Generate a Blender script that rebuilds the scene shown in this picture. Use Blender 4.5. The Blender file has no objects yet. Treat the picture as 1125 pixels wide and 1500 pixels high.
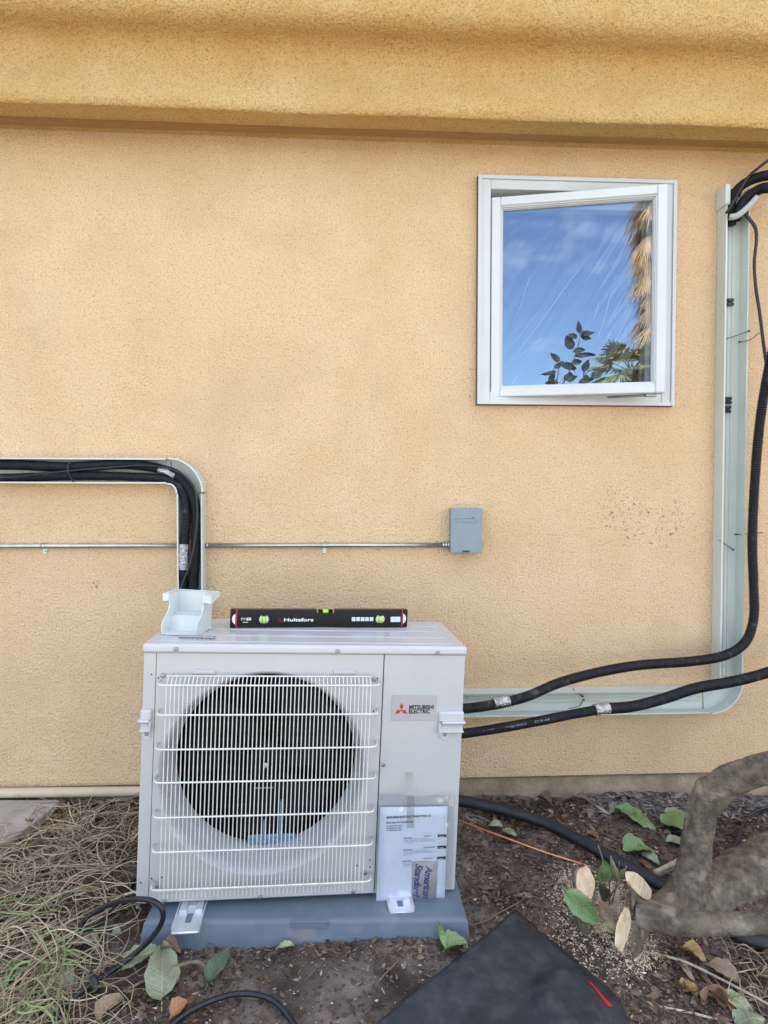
import bpy, math, random
from mathutils import Matrix, Vector, Euler, noise
random.seed(7)
rad = math.radians
S = bpy.context.scene
COL = S.collection

# ------------------------------------------------------------------ camera
F = 830.0
CAM = Vector((0.0, -2.324, 1.24))
cd = bpy.data.cameras.new('camera'); cam = bpy.data.objects.new('camera', cd); COL.objects.link(cam)
cd.sensor_fit = 'VERTICAL'; cd.sensor_height = 24.0; cd.lens = F / 1500 * 24.0
cd.clip_start = 0.02; cd.clip_end = 2000
M3 = (Matrix.Rotation(rad(-2.65), 3, 'Z') @ Matrix.Rotation(rad(90 - 1.3), 3, 'X') @ Matrix.Rotation(rad(0.085), 3, 'Z'))
cam.matrix_world = Matrix.Translation(CAM) @ M3.to_4x4()
S.camera = cam

# ------------------------------------------------------------------ sky, sun, exposure
SUN_EL, SUN_ROT = 56, 18
w = bpy.data.worlds.new('World'); S.world = w; w.use_nodes = True
nt = w.node_tree; nt.nodes.clear()
sky = nt.nodes.new('ShaderNodeTexSky'); sky.sky_type = 'NISHITA'; sky.sun_disc = False
sky.sun_elevation = rad(SUN_EL); sky.sun_rotation = rad(SUN_ROT); sky.dust_density = 1.0; sky.ozone_density = 1.2
tc = nt.nodes.new('ShaderNodeTexCoord'); mp = nt.nodes.new('ShaderNodeMapping'); mp.inputs['Scale'].default_value = (1, 1, 2.2); mp.inputs['Location'].default_value = (3.1, .4, .15)
cn = nt.nodes.new('ShaderNodeTexNoise'); cn.inputs['Scale'].default_value = 2.6; cn.inputs['Detail'].default_value = 4; cn.inputs['Roughness'].default_value = .55
cr = nt.nodes.new('ShaderNodeValToRGB'); cr.color_ramp.elements[0].position = .44; cr.color_ramp.elements[1].position = .70
cr.color_ramp.elements[0].color = (0, 0, 0, 1); cr.color_ramp.elements[1].color = (.8, .8, .8, 1)
mx = nt.nodes.new('ShaderNodeMix'); mx.data_type = 'RGBA'; mx.inputs['B'].default_value = (9.5, 9.2, 8.8, 1)
bg = nt.nodes.new('ShaderNodeBackground'); bg.inputs['Strength'].default_value = 0.13
out = nt.nodes.new('ShaderNodeOutputWorld')
nt.links.new(tc.outputs['Generated'], mp.inputs['Vector']); nt.links.new(mp.outputs[0], cn.inputs['Vector'])
nt.links.new(cn.outputs['Fac'], cr.inputs[0])
nt.links.new(cr.outputs[0], mx.inputs['Factor'])
nt.links.new(sky.outputs[0], mx.inputs['A']); nt.links.new(mx.outputs['Result'], bg.inputs[0]); nt.links.new(bg.outputs[0], out.inputs[0])
sl = bpy.data.lights.new('sun', 'SUN'); sl.energy = 3.0; sl.angle = rad(.5); sl.color = (1, .93, .82)
so = bpy.data.objects.new('sun', sl); COL.objects.link(so)
# the sun stands behind the house (towards +Y): everything in view is in the house's own shade
az = rad(SUN_ROT)
sdir = Vector((math.sin(az) * math.cos(rad(SUN_EL)), math.cos(az) * math.cos(rad(SUN_EL)), math.sin(rad(SUN_EL))))
so.rotation_euler = sdir.to_track_quat('Z', 'Y').to_euler(); so.location = sdir * 20
S.view_settings.view_transform = 'Standard'; S.view_settings.look = 'None'
S.view_settings.exposure = 1.92; S.view_settings.gamma = 1.0
S.view_settings.use_curve_mapping = False
S.render.engine = 'CYCLES'
S.cycles.max_bounces = 7; S.cycles.diffuse_bounces = 4; S.cycles.transparent_max_bounces = 12

# ------------------------------------------------------------------ from a pixel of the photograph to a place in the world
def ray(u, v): return M3 @ Vector(((u - 562.5) / F, (750 - v) / F, -1.0))
def P(u, v, Y=0.0):
    d = ray(u, v); t = (Y - CAM.y) / d.y; return CAM + d * t
GZ = lambda x, y: 0.003 - 0.022 * max(-2, min(2, x)) + 0.055 * max(-1.2, min(.2, y))
def G(u, v, h=0.0):
    d = ray(u, v); lo, hi = .2, 12.0
    f = lambda t: (CAM + d * t).z - GZ((CAM + d * t).x, (CAM + d * t).y) - h
    for _ in range(40):
        m = (lo + hi) / 2
        if f(m) > 0: lo = m
        else: hi = m
    return CAM + d * lo
def mm_px(p): return (M3.transposed() @ (p - CAM)).z / -F     # metres per photo pixel at p

# ------------------------------------------------------------------ mesh helpers
class MB:
    def __init__(s): s.v = []; s.f = []; s.sm = []; s.c = None
    def add(s, vs, fs, smooth=False):
        o = len(s.v); s.v += [tuple(a) for a in vs]
        s.f += [tuple(i + o for i in f) for f in fs]; s.sm += [smooth] * len(fs)
        return s
    def box(s, a, b, bev=0.0, M=None):
        x0, y0, z0 = a; x1, y1, z1 = b
        if bev <= 0:
            vs = [(x, y, z) for x in (x0, x1) for y in (y0, y1) for z in (z0, z1)]
            fs = [(0, 1, 3, 2), (4, 6, 7, 5), (0, 4, 5, 1), (2, 3, 7, 6), (0, 2, 6, 4), (1, 5, 7, 3)]
        else:
            e = bev; vs = []; idx = {}
            for i, x in enumerate((x0, x1)):
                for j, y in enumerate((y0, y1)):
                    for k, z in enumerate((z0, z1)):
                        sx, sy, sz = (1 - 2 * i) * e, (1 - 2 * j) * e, (1 - 2 * k) * e
                        idx[i, j, k] = len(vs)
                        vs += [(x, y + sy, z + sz), (x + sx, y, z + sz), (x + sx, y + sy, z)]
            q = lambda i, j, k, a_: idx[i, j, k] + a_
            fs = []
            for i in (0, 1):
                fs.append((q(i, 0, 0, 0), q(i, 0, 1, 0), q(i, 1, 1, 0), q(i, 1, 0, 0)))
                fs.append((q(0, i, 0, 1), q(0, i, 1, 1), q(1, i, 1, 1), q(1, i, 0, 1)))
                fs.append((q(0, 0, i, 2), q(0, 1, i, 2), q(1, 1, i, 2), q(1, 0, i, 2)))
                for j in (0, 1):
                    fs.append((q(i, j, 0, 0), q(i, j, 1, 0), q(i, j, 1, 1), q(i, j, 0, 1)))
                    fs.append((q(i, 0, j, 0), q(i, 1, j, 0), q(i, 1, j, 2), q(i, 0, j, 2)))
                    fs.append((q(0, i, j, 1), q(1, i, j, 1), q(1, i, j, 2), q(0, i, j, 2)))
                    for k in (0, 1): fs.append((q(i, j, k, 0), q(i, j, k, 1), q(i, j, k, 2)))
        if M is not None: vs = [M @ Vector(p) for p in vs]
        return s.add(vs, fs)
    def tube(s, pts, r, n=8, caps=True, smooth=True, rfun=None):
        pts = [Vector(p) for p in pts]; rings = []; up = None
        for i, p in enumerate(pts):
            d = (pts[min(i + 1, len(pts) - 1)] - pts[max(i - 1, 0)])
            if d.length < 1e-9: d = Vector((0, 0, 1))
            d.normalize()
            if up is None: up = Vector((0, 0, 1)) if abs(d.z) < .9 else Vector((1, 0, 0))
            a = (up - d * up.dot(d))
            if a.length < 1e-6: a = d.orthogonal()
            a.normalize(); up = a; b = d.cross(a)
            rr = r[i] if isinstance(r, (list, tuple)) else r
            rings.append([p + (a * math.cos(2 * math.pi * k / n) + b * math.sin(2 * math.pi * k / n)) * (rr * (rfun(p, i, k) if rfun else 1)) for k in range(n)])
        vs = [q for rg in rings for q in rg]; fs = []
        for i in range(len(pts) - 1):
            for k in range(n):
                fs.append((i * n + k, i * n + (k + 1) % n, (i + 1) * n + (k + 1) % n, (i + 1) * n + k))
        s.add(vs, fs, smooth)
        if caps:
            o = len(s.v) - len(vs)
            s.f.append(tuple(o + k for k in reversed(range(n)))); s.f.append(tuple(o + (len(pts) - 1) * n + k for k in range(n))); s.sm += [False, False]
        return s
    def prism(s, poly, fn, a, b):          # poly 2-D, fn(p, t)->3-D for t=a,b
        n = len(poly); vs = [fn(p, a) for p in poly] + [fn(p, b) for p in poly]
        fs = [tuple(reversed(range(n))), tuple(range(n, 2 * n))] + [(i, (i + 1) % n, n + (i + 1) % n, n + i) for i in range(n)]
        return s.add(vs, fs)
    def lathe(s, prof, c, n=64, smooth=True):   # axis along local Y; prof (r, y)
        vs = []; fs = []
        for r, y in prof:
            for k in range(n):
                t = 2 * math.pi * k / n; vs.append((c[0] + r * math.cos(t), y, c[1] + r * math.sin(t)))
        for i in range(len(prof) - 1):
            for k in range(n): fs.append((i * n + k, i * n + (k + 1) % n, (i + 1) * n + (k + 1) % n, (i + 1) * n + k))
        return s.add(vs, fs, smooth)
    def grid(s, fn, nu, nv, smooth=True):
        vs = [fn(i / nu, j / nv) for j in range(nv + 1) for i in range(nu + 1)]
        fs = [(j * (nu + 1) + i, j * (nu + 1) + i + 1, (j + 1) * (nu + 1) + i + 1, (j + 1) * (nu + 1) + i) for j in range(nv) for i in range(nu)]
        return s.add(vs, fs, smooth)
    def mesh(s, name, mat):
        me = bpy.data.meshes.new(name); me.from_pydata(s.v, [], s.f)
        me.polygons.foreach_set('use_smooth', s.sm)
        for m in (mat if isinstance(mat, list) else [mat]):
            if m: me.materials.append(m)
        me.update(); return me
    def build(s, name, mat, parent=None):
        me = s.mesh(name, mat)
        import bmesh
        bm = bmesh.new(); bm.from_mesh(me); bmesh.ops.recalc_face_normals(bm, faces=bm.faces); bm.to_mesh(me); bm.free()
        o = bpy.data.objects.new(name, me); COL.objects.link(o)
        if parent: o.parent = parent
        return o
def bevel(o, w_=.003, n=2):
    m = o.modifiers.new('bevel', 'BEVEL'); m.width = w_; m.segments = n; m.limit_method = 'ANGLE'; m.angle_limit = rad(35)
    return o
def tag(o, label=None, cat=None, group=None, kind=None):
    if label: o['label'] = label
    if cat: o['category'] = cat
    if group: o['group'] = group
    if kind: o['kind'] = kind
    return o
def empty(name, loc=(0, 0, 0), rot=None):
    o = bpy.data.objects.new(name, None); COL.objects.link(o); o.location = loc; o.empty_display_size = .05
    if rot is not None: o.rotation_euler = rot
    return o
def cat_rom(pts, k=8):
    pts = [Vector(p) for p in pts]; q = [pts[0] * 2 - pts[1]] + pts + [pts[-1] * 2 - pts[-2]]; r = []
    for i in range(1, len(q) - 2):
        for j in range(k):
            t = j / k
            r.append(.5 * ((2 * q[i]) + (q[i + 1] - q[i - 1]) * t + (2 * q[i - 1] - 5 * q[i] + 4 * q[i + 1] - q[i + 2]) * t * t + (3 * q[i] - q[i - 1] - 3 * q[i + 1] + q[i + 2]) * t ** 3))
    r.append(pts[-1]); return r
def resample(pts, step):
    out = [pts[0].copy()]; acc = 0
    for a, b in zip(pts, pts[1:]):
        L = (b - a).length
        while acc + L >= step:
            t = (step - acc) / L; a = a.lerp(b, t); out.append(a.copy()); L = (b - a).length; acc = 0
        acc += L
    out.append(pts[-1].copy()); return out

# ------------------------------------------------------------------ materials
def mat(name, c1, rough=.6, c2=None, scale=8, detail=5, bump=0.0, bscale=None, metal=0.0, spec=.5, bdist=.002, ramp=(.35, .65), c3=None, s3=2.0, r3=(.5, .75), stretch=None, coat=0.0, rough2=None):
    m = bpy.data.materials.new(name); m.use_nodes = True; t = m.node_tree; b = t.nodes['Principled BSDF']
    N = t.nodes.new; L = t.links.new
    b.inputs['Roughness'].default_value = rough; b.inputs['Metallic'].default_value = metal
    b.inputs['Specular IOR Level'].default_value = spec; b.inputs['Base Color'].default_value = (*c1, 1)
    if coat: b.inputs['Coat Weight'].default_value = coat; b.inputs['Coat Roughness'].default_value = .15
    tcn = N('ShaderNodeTexCoord'); vec = tcn.outputs['Object']
    if stretch:
        mpn = N('ShaderNodeMapping'); mpn.inputs['Scale'].default_value = stretch; L(vec, mpn.inputs[0]); vec = mpn.outputs[0]
    colout = None
    if c2:
        n = N('ShaderNodeTexNoise'); n.inputs['Scale'].default_value = scale; n.inputs['Detail'].default_value = detail; n.inputs['Roughness'].default_value = .65; L(vec, n.inputs['Vector'])
        r = N('ShaderNodeValToRGB'); e = r.color_ramp.elements
        e[0].position, e[1].position = ramp; e[0].color = (*c1, 1); e[1].color = (*c2, 1)
        L(n.outputs['Fac'], r.inputs[0]); colout = r.outputs[0]
        if rough2 is not None:
            mr = N('ShaderNodeMapRange'); mr.inputs['From Min'].default_value = ramp[0]; mr.inputs['From Max'].default_value = ramp[1]
            mr.inputs['To Min'].default_value = rough; mr.inputs['To Max'].default_value = rough2; L(n.outputs['Fac'], mr.inputs['Value']); L(mr.outputs[0], b.inputs['Roughness'])
    if c3:
        n = N('ShaderNodeTexNoise'); n.inputs['Scale'].default_value = s3; n.inputs['Detail'].default_value = 5; L(vec, n.inputs['Vector'])
        r = N('ShaderNodeValToRGB'); e = r.color_ramp.elements; e[0].position, e[1].position = r3
        e[0].color = (0, 0, 0, 1); e[1].color = (1, 1, 1, 1); L(n.outputs['Fac'], r.inputs[0])
        x = N('ShaderNodeMix'); x.data_type = 'RGBA'; L(r.outputs[0], x.inputs['Factor'])
        if colout: L(colout, x.inputs['A'])
        else: x.inputs['A'].default_value = (*c1, 1)
        x.inputs['B'].default_value = (*c3, 1); colout = x.outputs['Result']
    if colout: L(colout, b.inputs['Base Color'])
    if bump:
        n = N('ShaderNodeTexNoise'); n.inputs['Scale'].default_value = bscale or scale; n.inputs['Detail'].default_value = 6; n.inputs['Roughness'].default_value = .6; L(vec, n.inputs['Vector'])
        bp = N('ShaderNodeBump'); bp.inputs['Strength'].default_value = bump; bp.inputs['Distance'].default_value = bdist
        L(n.outputs['Fac'], bp.inputs['Height']); L(bp.outputs[0], b.inputs['Normal'])
    return m

def stucco(name, base, light, dark, grey, coarse=1.0):
    m = bpy.data.materials.new(name); m.use_nodes = True; t = m.node_tree; b = t.nodes['Principled BSDF']
    N = t.nodes.new; L = t.links.new; b.inputs['Roughness'].default_value = .92; b.inputs['Specular IOR Level'].default_value = .2
    tcn = N('ShaderNodeTexCoord'); V = tcn.outputs['Object']
    def nz(sc, det=5, ro=.6, src=None):
        n = N('ShaderNodeTexNoise'); n.inputs['Scale'].default_value = sc; n.inputs['Detail'].default_value = det; n.inputs['Roughness'].default_value = ro; L(src or V, n.inputs['Vector']); return n.outputs['Fac']
    def rmp(f, a, b_):
        r = N('ShaderNodeMapRange'); r.inputs['From Min'].default_value = a; r.inputs['From Max'].default_value = b_; L(f, r.inputs['Value']); return r.outputs[0]
    def mix(f, A, B):
        x = N('ShaderNodeMix'); x.data_type = 'RGBA'; L(f, x.inputs['Factor'])
        for k, q in (('A', A), ('B', B)):
            if isinstance(q, tuple): x.inputs[k].default_value = (*q, 1)
            else: L(q, x.inputs[k])
        return x.outputs['Result']
    def mul(a, k):
        x = N('ShaderNodeMath'); x.operation = 'MULTIPLY'; L(a, x.inputs[0])
        if isinstance(k, (int, float)): x.inputs[1].default_value = k
        else: L(k, x.inputs[1])
        return x.outputs[0]
    c = mix(rmp(nz(3.0, 6), .35, .65), base, light)
    c = mix(mul(rmp(nz(190, 4), .50, .64), .50), c, dark)                      # grain: darker pits
    c = mix(mul(rmp(nz(110, 3, .5), .57, .68), .42), c, dark)
    c = mix(mul(rmp(nz(1.3, 5), .50, .72), .42), c, grey)                     # soft dirty patches
    # rare small black specks where something was scraped off
    sp = mul(rmp(nz(70, 3, .7), .66, .70), rmp(nz(4.2, 3), .60, .68))
    c = mix(mul(sp, .8), c, (.10, .075, .05))
    for (pc, rr, sc_, th) in SCUFFS:      # places where mortar and plants were scraped off
        mpn = N('ShaderNodeMapping'); mpn.inputs['Location'].default_value = tuple(-q / rr[i] for i, q in enumerate(pc)); mpn.inputs['Scale'].default_value = tuple(1 / q for q in rr); L(V, mpn.inputs[0])
        gd_ = N('ShaderNodeTexGradient'); gd_.gradient_type = 'SPHERICAL'; L(mpn.outputs[0], gd_.inputs[0])
        sp2 = mul(rmp(nz(sc_, 4, .7), th, th + .03), rmp(gd_.outputs['Fac'], .05, .5)); c = mix(mul(sp2, .85), c, (.12, .085, .06))
    L(c, b.inputs['Base Color'])
    h = N('ShaderNodeMath'); h.operation = 'ADD'; L(nz(110 / coarse ** .6, 3, .55), h.inputs[0]); L(mul(nz(230, 3, .6), .5), h.inputs[1])
    bp = N('ShaderNodeBump'); bp.inputs['Strength'].default_value = 1; bp.inputs['Distance'].default_value = .012 * coarse; L(h.outputs[0], bp.inputs['Height'])
    b2 = N('ShaderNodeBump'); b2.inputs['Strength'].default_value = .35; b2.inputs['Distance'].default_value = .02; L(nz(9, 3), b2.inputs['Height']); L(bp.outputs[0], b2.inputs['Normal'])
    L(b2.outputs[0], b.inputs['Normal'])
    return m

SCUFFS = [((P(950, 765).x, 0, P(950, 765).z), (.30, .2, .14), 58, .592), ((P(905, 735).x, 0, P(905, 735).z), (.14, .2, .10), 80, .59), ((P(1000, 900).x, 0, P(1000, 900).z), (.3, .2, .35), 70, .68),
          ((P(140, 858).x, 0, P(140, 858).z), (.03, .2, .03), 90, .54), ((P(690, 560).x, 0, P(690, 560).z), (.05, .2, .16), 90, .60), ((P(840, 603).x, 0, P(840, 603).z), (.5, .2, .035), 90, .64)]
M_stucco = stucco('wall stucco', (.80, .56, .32), (.86, .63, .385), (.40, .245, .125), (.58, .42, .27))
M_crown = stucco('moulding stucco', (.78, .50, .19), (.86, .60, .27), (.32, .17, .05), (.62, .38, .15), 1.8)
M_foot = mat('footing', (.46, .35, .235), .95, (.30, .215, .145), 14, bump=.8, bscale=60, bdist=.008, c3=(.50, .37, .25), s3=5)
M_vent = mat('vent strip', (.36, .20, .07), .7, (.24, .13, .045), 300, bump=.5, bscale=400)  # darkened to draw the shadow line under the moulding in its colour
M_vinyl = mat('white vinyl', (.56, .58, .57), .38, (.52, .54, .53), 6, bump=.05, bscale=40, c3=(.55, .53, .48), s3=22, r3=(.66, .8))
M_plast = mat('ivory duct plastic', (.56, .60, .55), .38, (.52, .56, .51), 5, bump=.04, bscale=30, c3=(.45, .44, .39), s3=30, r3=(.68, .82))
M_cab = mat('cabinet paint', (.465, .47, .465), .36, (.445, .45, .445), 9, bump=.06, bscale=500, bdist=.0006)
M_lid = mat('lid paint', (.52, .525, .53), .2, (.49, .495, .50), 4, bump=.05, bscale=400, bdist=.0006, c3=(.5, .47, .43), s3=35, r3=(.68, .85))
M_wire = mat('white coated wire', (.74, .73, .65), .35, (.60, .59, .55), 60)
M_black = mat('dark cavity', (.010, .010, .012), .6, (.02, .02, .022), 30)
M_fan = mat('fan plastic', (.006, .006, .007), .55, (.009, .009, .010), 12, spec=.15)
M_motor = mat('motor bracket', (.22, .36, .46), .4, (.14, .24, .32), 40, metal=.4)
M_coil = mat('coil fins', (.008, .008, .009), .6, (.018, .018, .02), 90, stretch=(30, 1, 1), spec=.1)
M_steel = mat('zinc steel', (.74, .76, .80), .34, (.62, .64, .68), 25, metal=.6, bump=.1, bscale=150)
M_emt = mat('conduit steel', (.50, .53, .56), .34, (.40, .43, .46), 20, metal=.95, bump=.05)
M_screw = mat('screw steel', (.40, .41, .42), .4, (.28, .28, .28), 200, metal=.9)
M_grey = mat('disconnect paint', (.20, .25, .28), .42, (.225, .27, .30), 15, bump=.08, bscale=300, bdist=.0008)
M_pad = mat('pad plastic', (.115, .150, .195), .5, (.14, .175, .215), 7, bump=.25, bscale=160, bdist=.001, c3=(.26, .24, .22), s3=12, r3=(.56, .85))
M_rub = mat('black insulation', (.006, .007, .009), .62, (.013, .014, .018), 18, bump=.3, bscale=110, bdist=.002, spec=.2, c3=(.05, .048, .048), s3=14, r3=(.62, .8))
M_rubc = mat('corrugated insulation', (.006, .006, .008), .58, (.014, .014, .018), 30, bump=.3, bscale=160, spec=.3, c3=(.10, .095, .09), s3=22, r3=(.6, .8))
M_cable = mat('black cable jacket', (.005, .005, .008), .42, (.016, .016, .02), 25, bump=.1, bscale=90)
M_foil = mat('foil tape', (.66, .66, .68), .18, (.40, .39, .38), 60, metal=1, bump=1, bscale=85, bdist=.012, ramp=(.45, .6))
M_tie = mat('cable tie', (.012, .012, .013), .4)
M_red = mat('red print', (.50, .015, .03), .4)
M_ink = mat('black print', (.014, .014, .02), .5)
M_badge = mat('badge silver', (.40, .385, .39), .4, (.38, .365, .37), 30)
M_paper = mat('paper', (.72, .76, .84), .6, (.68, .72, .80), 4, bump=.12, bscale=8, bdist=.01)
M_print = mat('grey print', (.26, .28, .36), .6)
M_card = mat('card', (.42, .40, .35), .6, (.38, .36, .32), 20)
M_blue = mat('blue ink', (.02, .05, .27), .5)
M_levb = mat('level body', (.006, .006, .006), .3, (.010, .010, .010), 30, spec=.3, c3=(.04, .035, .03), s3=40, r3=(.65, .8))
M_white = mat('white print', (.80, .80, .80), .5)
M_vial = mat('green vial', (.42, .80, .03), .2, coat=.6)
M_vialf = mat('vial frame', (.60, .62, .56), .35)
M_stick = mat('pale sticker', (.45, .58, .70), .4, (.75, .80, .85), 160)
M_copper = mat('copper', (.74, .33, .19), .3, (.5, .22, .12), 14, metal=.9)
M_pvc = mat('painted pipe', (.58, .47, .33), .5, (.50, .40, .29), 10, bump=.1, bscale=50, c3=(.3, .24, .17), s3=20, r3=(.6, .8))
M_conc = mat('concrete', (.44, .40, .35), .9, (.30, .265, .225), 9, bump=.4, bscale=50, c3=(.52, .50, .46), s3=6, r3=(.55, .7))
M_sheet = mat('black plastic', (.010, .013, .018), .45, (.030, .036, .044), 9, detail=10, bump=.5, bscale=14, bdist=.012, c3=(.065, .066, .067), s3=26, r3=(.48, .85), rough2=.62)
M_tan = mat('cardboard', (.27, .20, .115), .85, (.2, .14, .08), 20)
M_bark = mat("bark", (.19, .158, .108), .85, (.09, .074, .05), 30, detail=10, bump=1, bscale=80, bdist=.012, c3=(.31, .262, .185), s3=17, r3=(.54, .68), ramp=(.40, .60))
M_cut = mat('fresh cut wood', (.62, .47, .30), .8, (.42, .26, .135), 22, detail=9, bump=.7, bscale=120, bdist=.003, stretch=(1, 1, 3), c3=(.70, .57, .40), s3=18, r3=(.42, .6), ramp=(.45, .72))
M_twig = mat('twig', (.20, .155, .11), .85, (.11, .085, .06), 60)
M_straw = mat('pale stalk', (.50, .43, .33), .8, (.34, .28, .2), 60)
M_glass = None
def glass(name, fac, tint, rough=0.0, gl=(1, 1, 1), bump=0, bs=5, fres=False):
    m = bpy.data.materials.new(name); m.use_nodes = True; t = m.node_tree; t.nodes.clear(); N = t.nodes.new; L = t.links.new
    tr = N('ShaderNodeBsdfTransparent'); tr.inputs[0].default_value = (*tint, 1)
    g = N('ShaderNodeBsdfGlossy'); g.inputs['Color'].default_value = (*gl, 1); g.inputs['Roughness'].default_value = rough
    x = N('ShaderNodeMixShader'); x.inputs[0].default_value = fac; o = N('ShaderNodeOutputMaterial')
    L(tr.outputs[0], x.inputs[1]); L(g.outputs[0], x.inputs[2]); L(x.outputs[0], o.inputs[0])
    if bump:
        tcn = N('ShaderNodeTexCoord'); mp_ = N('ShaderNodeMapping'); mp_.inputs['Rotation'].default_value = (0, rad(-35), 0); mp_.inputs['Scale'].default_value = (1, 1, .22)
        n = N('ShaderNodeTexNoise'); n.inputs['Scale'].default_value = bs; n.inputs['Detail'].default_value = 4; L(tcn.outputs['Object'], mp_.inputs[0]); L(mp_.outputs[0], n.inputs['Vector'])
        b = N('ShaderNodeBump'); b.inputs['Strength'].default_value = bump; b.inputs['Distance'].default_value = .01; L(n.outputs['Fac'], b.inputs['Height']); L(b.outputs[0], g.inputs['Normal'])
    return m
M_glass = glass('window glass', .25, (.86, .90, .92), gl=(.60, .68, .80))
M_film = glass('plastic film', .08, (.80, .85, .9), .22, bump=.4, bs=9)
M_bag = glass('clear bag', .20, (.93, .94, .97), .10, bump=1.0, bs=34)
M_tape = glass('clear tape', .10, (.74, .73, .70), .3)
def leafmat(name, c, c2, rough=.5):
    m = mat(name, c, rough, c2, 35, bump=.3, bscale=90, bdist=.001, c3=tuple(k * .5 for k in c), s3=38, r3=(.58, .78))
    t = m.node_tree; N = t.nodes.new; L = t.links.new; b = t.nodes['Principled BSDF']; tcn = N('ShaderNodeTexCoord'); sp = N('ShaderNodeSeparateXYZ'); L(tcn.outputs['Object'], sp.inputs[0])
    def mth(op, a, k=None):
        x = N('ShaderNodeMath'); x.operation = op
        for i, q in enumerate((a, k)):
            if q is None: continue
            if isinstance(q, (int, float)): x.inputs[i].default_value = q
            else: L(q, x.inputs[i])
        return x.outputs[0]
    ax = mth('ABSOLUTE', sp.outputs['X']); w_ = mth('SINE', mth('MULTIPLY', mth('SUBTRACT', sp.outputs['Y'], mth('MULTIPLY', ax, .75)), 520.0))
    vein = mth('GREATER_THAN', w_, .80); mid = mth('LESS_THAN', ax, .0011); f = mth('MULTIPLY', mth('MAXIMUM', mth('MULTIPLY', vein, .45), mid), .55)
    src = b.inputs['Base Color'].links[0].from_socket; x = N('ShaderNodeMix'); x.data_type = 'RGBA'; L(f, x.inputs['Factor']); L(src, x.inputs['A']); x.inputs['B'].default_value = (min(1, c2[0] * 1.9), min(1, c2[1] * 1.7), min(1, c2[2] * 1.7), 1); L(x.outputs['Result'], b.inputs['Base Color'])
    return m
LM = {'green': leafmat('fresh leaf', (.115, .19, .065), (.17, .255, .095), .38), 'pale': leafmat('pale leaf', (.24, .29, .16), (.30, .34, .21)),
      'grey': leafmat('grey green leaf', (.18, .20, .115), (.25, .27, .165), .5), 'dark': leafmat('dark leaf', (.055, .085, .045), (.09, .12, .07), .45),
      'brown': leafmat('brown leaf', (.13, .07, .045), (.19, .11, .07), .6), 'ochre': leafmat('ochre leaf', (.42, .30, .12), (.33, .20, .07), .5),
      'orange': leafmat('orange leaf', (.26, .12, .04), (.36, .19, .08), .5), 'tan': leafmat('tan leaf', (.33, .25, .17), (.26, .18, .12), .7)}

def leaf_mesh(L_, W_, curl=.15, fold=.25, bend=.1, tw=0.0, seed=0, nl=14, nw=6, stalk=.12):
    mb = MB(); rnd = random.Random(seed)
    a1, a2, a3 = rnd.uniform(0, 6), rnd.uniform(0, 6), rnd.uniform(.6, 1.4)
    def fn(a, b):
        s = b; t = (a - .5) * 2
        wv = (math.sin(math.pi * min(1, s ** .82)) ** .72) * (1 - .25 * s) * 1.08
        wv *= 1 + .05 * math.sin(s * 21 + a1 + t)
        x = t * wv * W_ / 2
        z = abs(t) ** 1.4 * wv * W_ * fold + math.sin(s * math.pi) * bend * L_ + curl * L_ * (s - .5) ** 2
        z += .018 * L_ * math.sin(s * 26 + abs(t) * 3) * abs(t) + .055 * L_ * math.sin(s * 5 * a3 + a2 + t * 2.6)
        x += tw * math.sin(s * 3) * L_
        return (x, s * L_, z)
    mb.grid(fn, nw, nl)
    if stalk: mb.tube([(0, -stalk * L_, -.005), (0, 0, bend * 0), (0, L_ * .5, bend * L_ + .03 * L_ * math.sin(2.5 * a3 + a2) + .0006)], [.0015, .0017, .0008], 5)
    return mb

# ------------------------------------------------------------------ ground
def gh(x, y):
    z = GZ(x, y)
    near = max(0, 1 - max(0, abs(x) - 2.2) / 2) * max(0, 1 - max(0, -y - 1.6) / 1.5)
    n = noise.fractal(Vector((x * 3, y * 3, 1.7)), 1, 2, 4) * .018 * near
    if near > 0: n += noise.fractal(Vector((x * 22, y * 22, 5.2)), .9, 2.1, 4) * .0055 * near
    rgt = max(0, min(1, (x - .25) / .5)) * near
    n += rgt * .014 * abs(noise.noise(Vector((x * 14, y * 14, 9)))) 
    # earth heaped round the tree's foot, packed flat in front of the pad
    n += .028 * math.exp(-(((x - .72) / .26) ** 2 + ((y + .72) / .2) ** 2))
    return z + n
xs = []; x = -1.75
while x < 2.0: xs.append(x); x += .009
st = .02; x = 2.0
while x < 80: xs.append(x); x += st; st *= 1.35
st = .02; x = -1.77
while x > -80: xs.insert(0, x); x -= st; st *= 1.35
ys = []; y = -1.15
while y < .05: ys.append(y); y += .009
st = .02; y = .05
while y < 60: ys.append(y); y += st; st *= 1.5
st = .02; y = -1.17
while y > -90: ys.insert(0, y); y -= st; st *= 1.35
g = MB(); nx, ny = len(xs), len(ys)
g.add([(x, y, gh(x, y)) for y in ys for x in xs], [(j * nx + i, j * nx + i + 1, (j + 1) * nx + i + 1, (j + 1) * nx + i) for j in range(ny - 1) for i in range(nx - 1)], True)
M_soil = mat('soil', (.110, .088, .070), .95, (.23, .19, .155), 6, detail=9, bump=1, bscale=110, bdist=.009, c3=(.036, .024, .018), s3=4.5, r3=(.46, .64), ramp=(.36, .64))
tag(g.build('ground', M_soil), kind='structure')

pt = MB(); pt.box((-9, -9, -.09), (9, -1.9, GZ(0, -1.9) + .045)); tag(pt.build('bounce_slab', mat('patio paving', (.50, .44, .36), .9, (.42, .37, .30), 3)), kind='structure')  # added unseen slab; its pale top bounces sunlight up to wall and moulding
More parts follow.
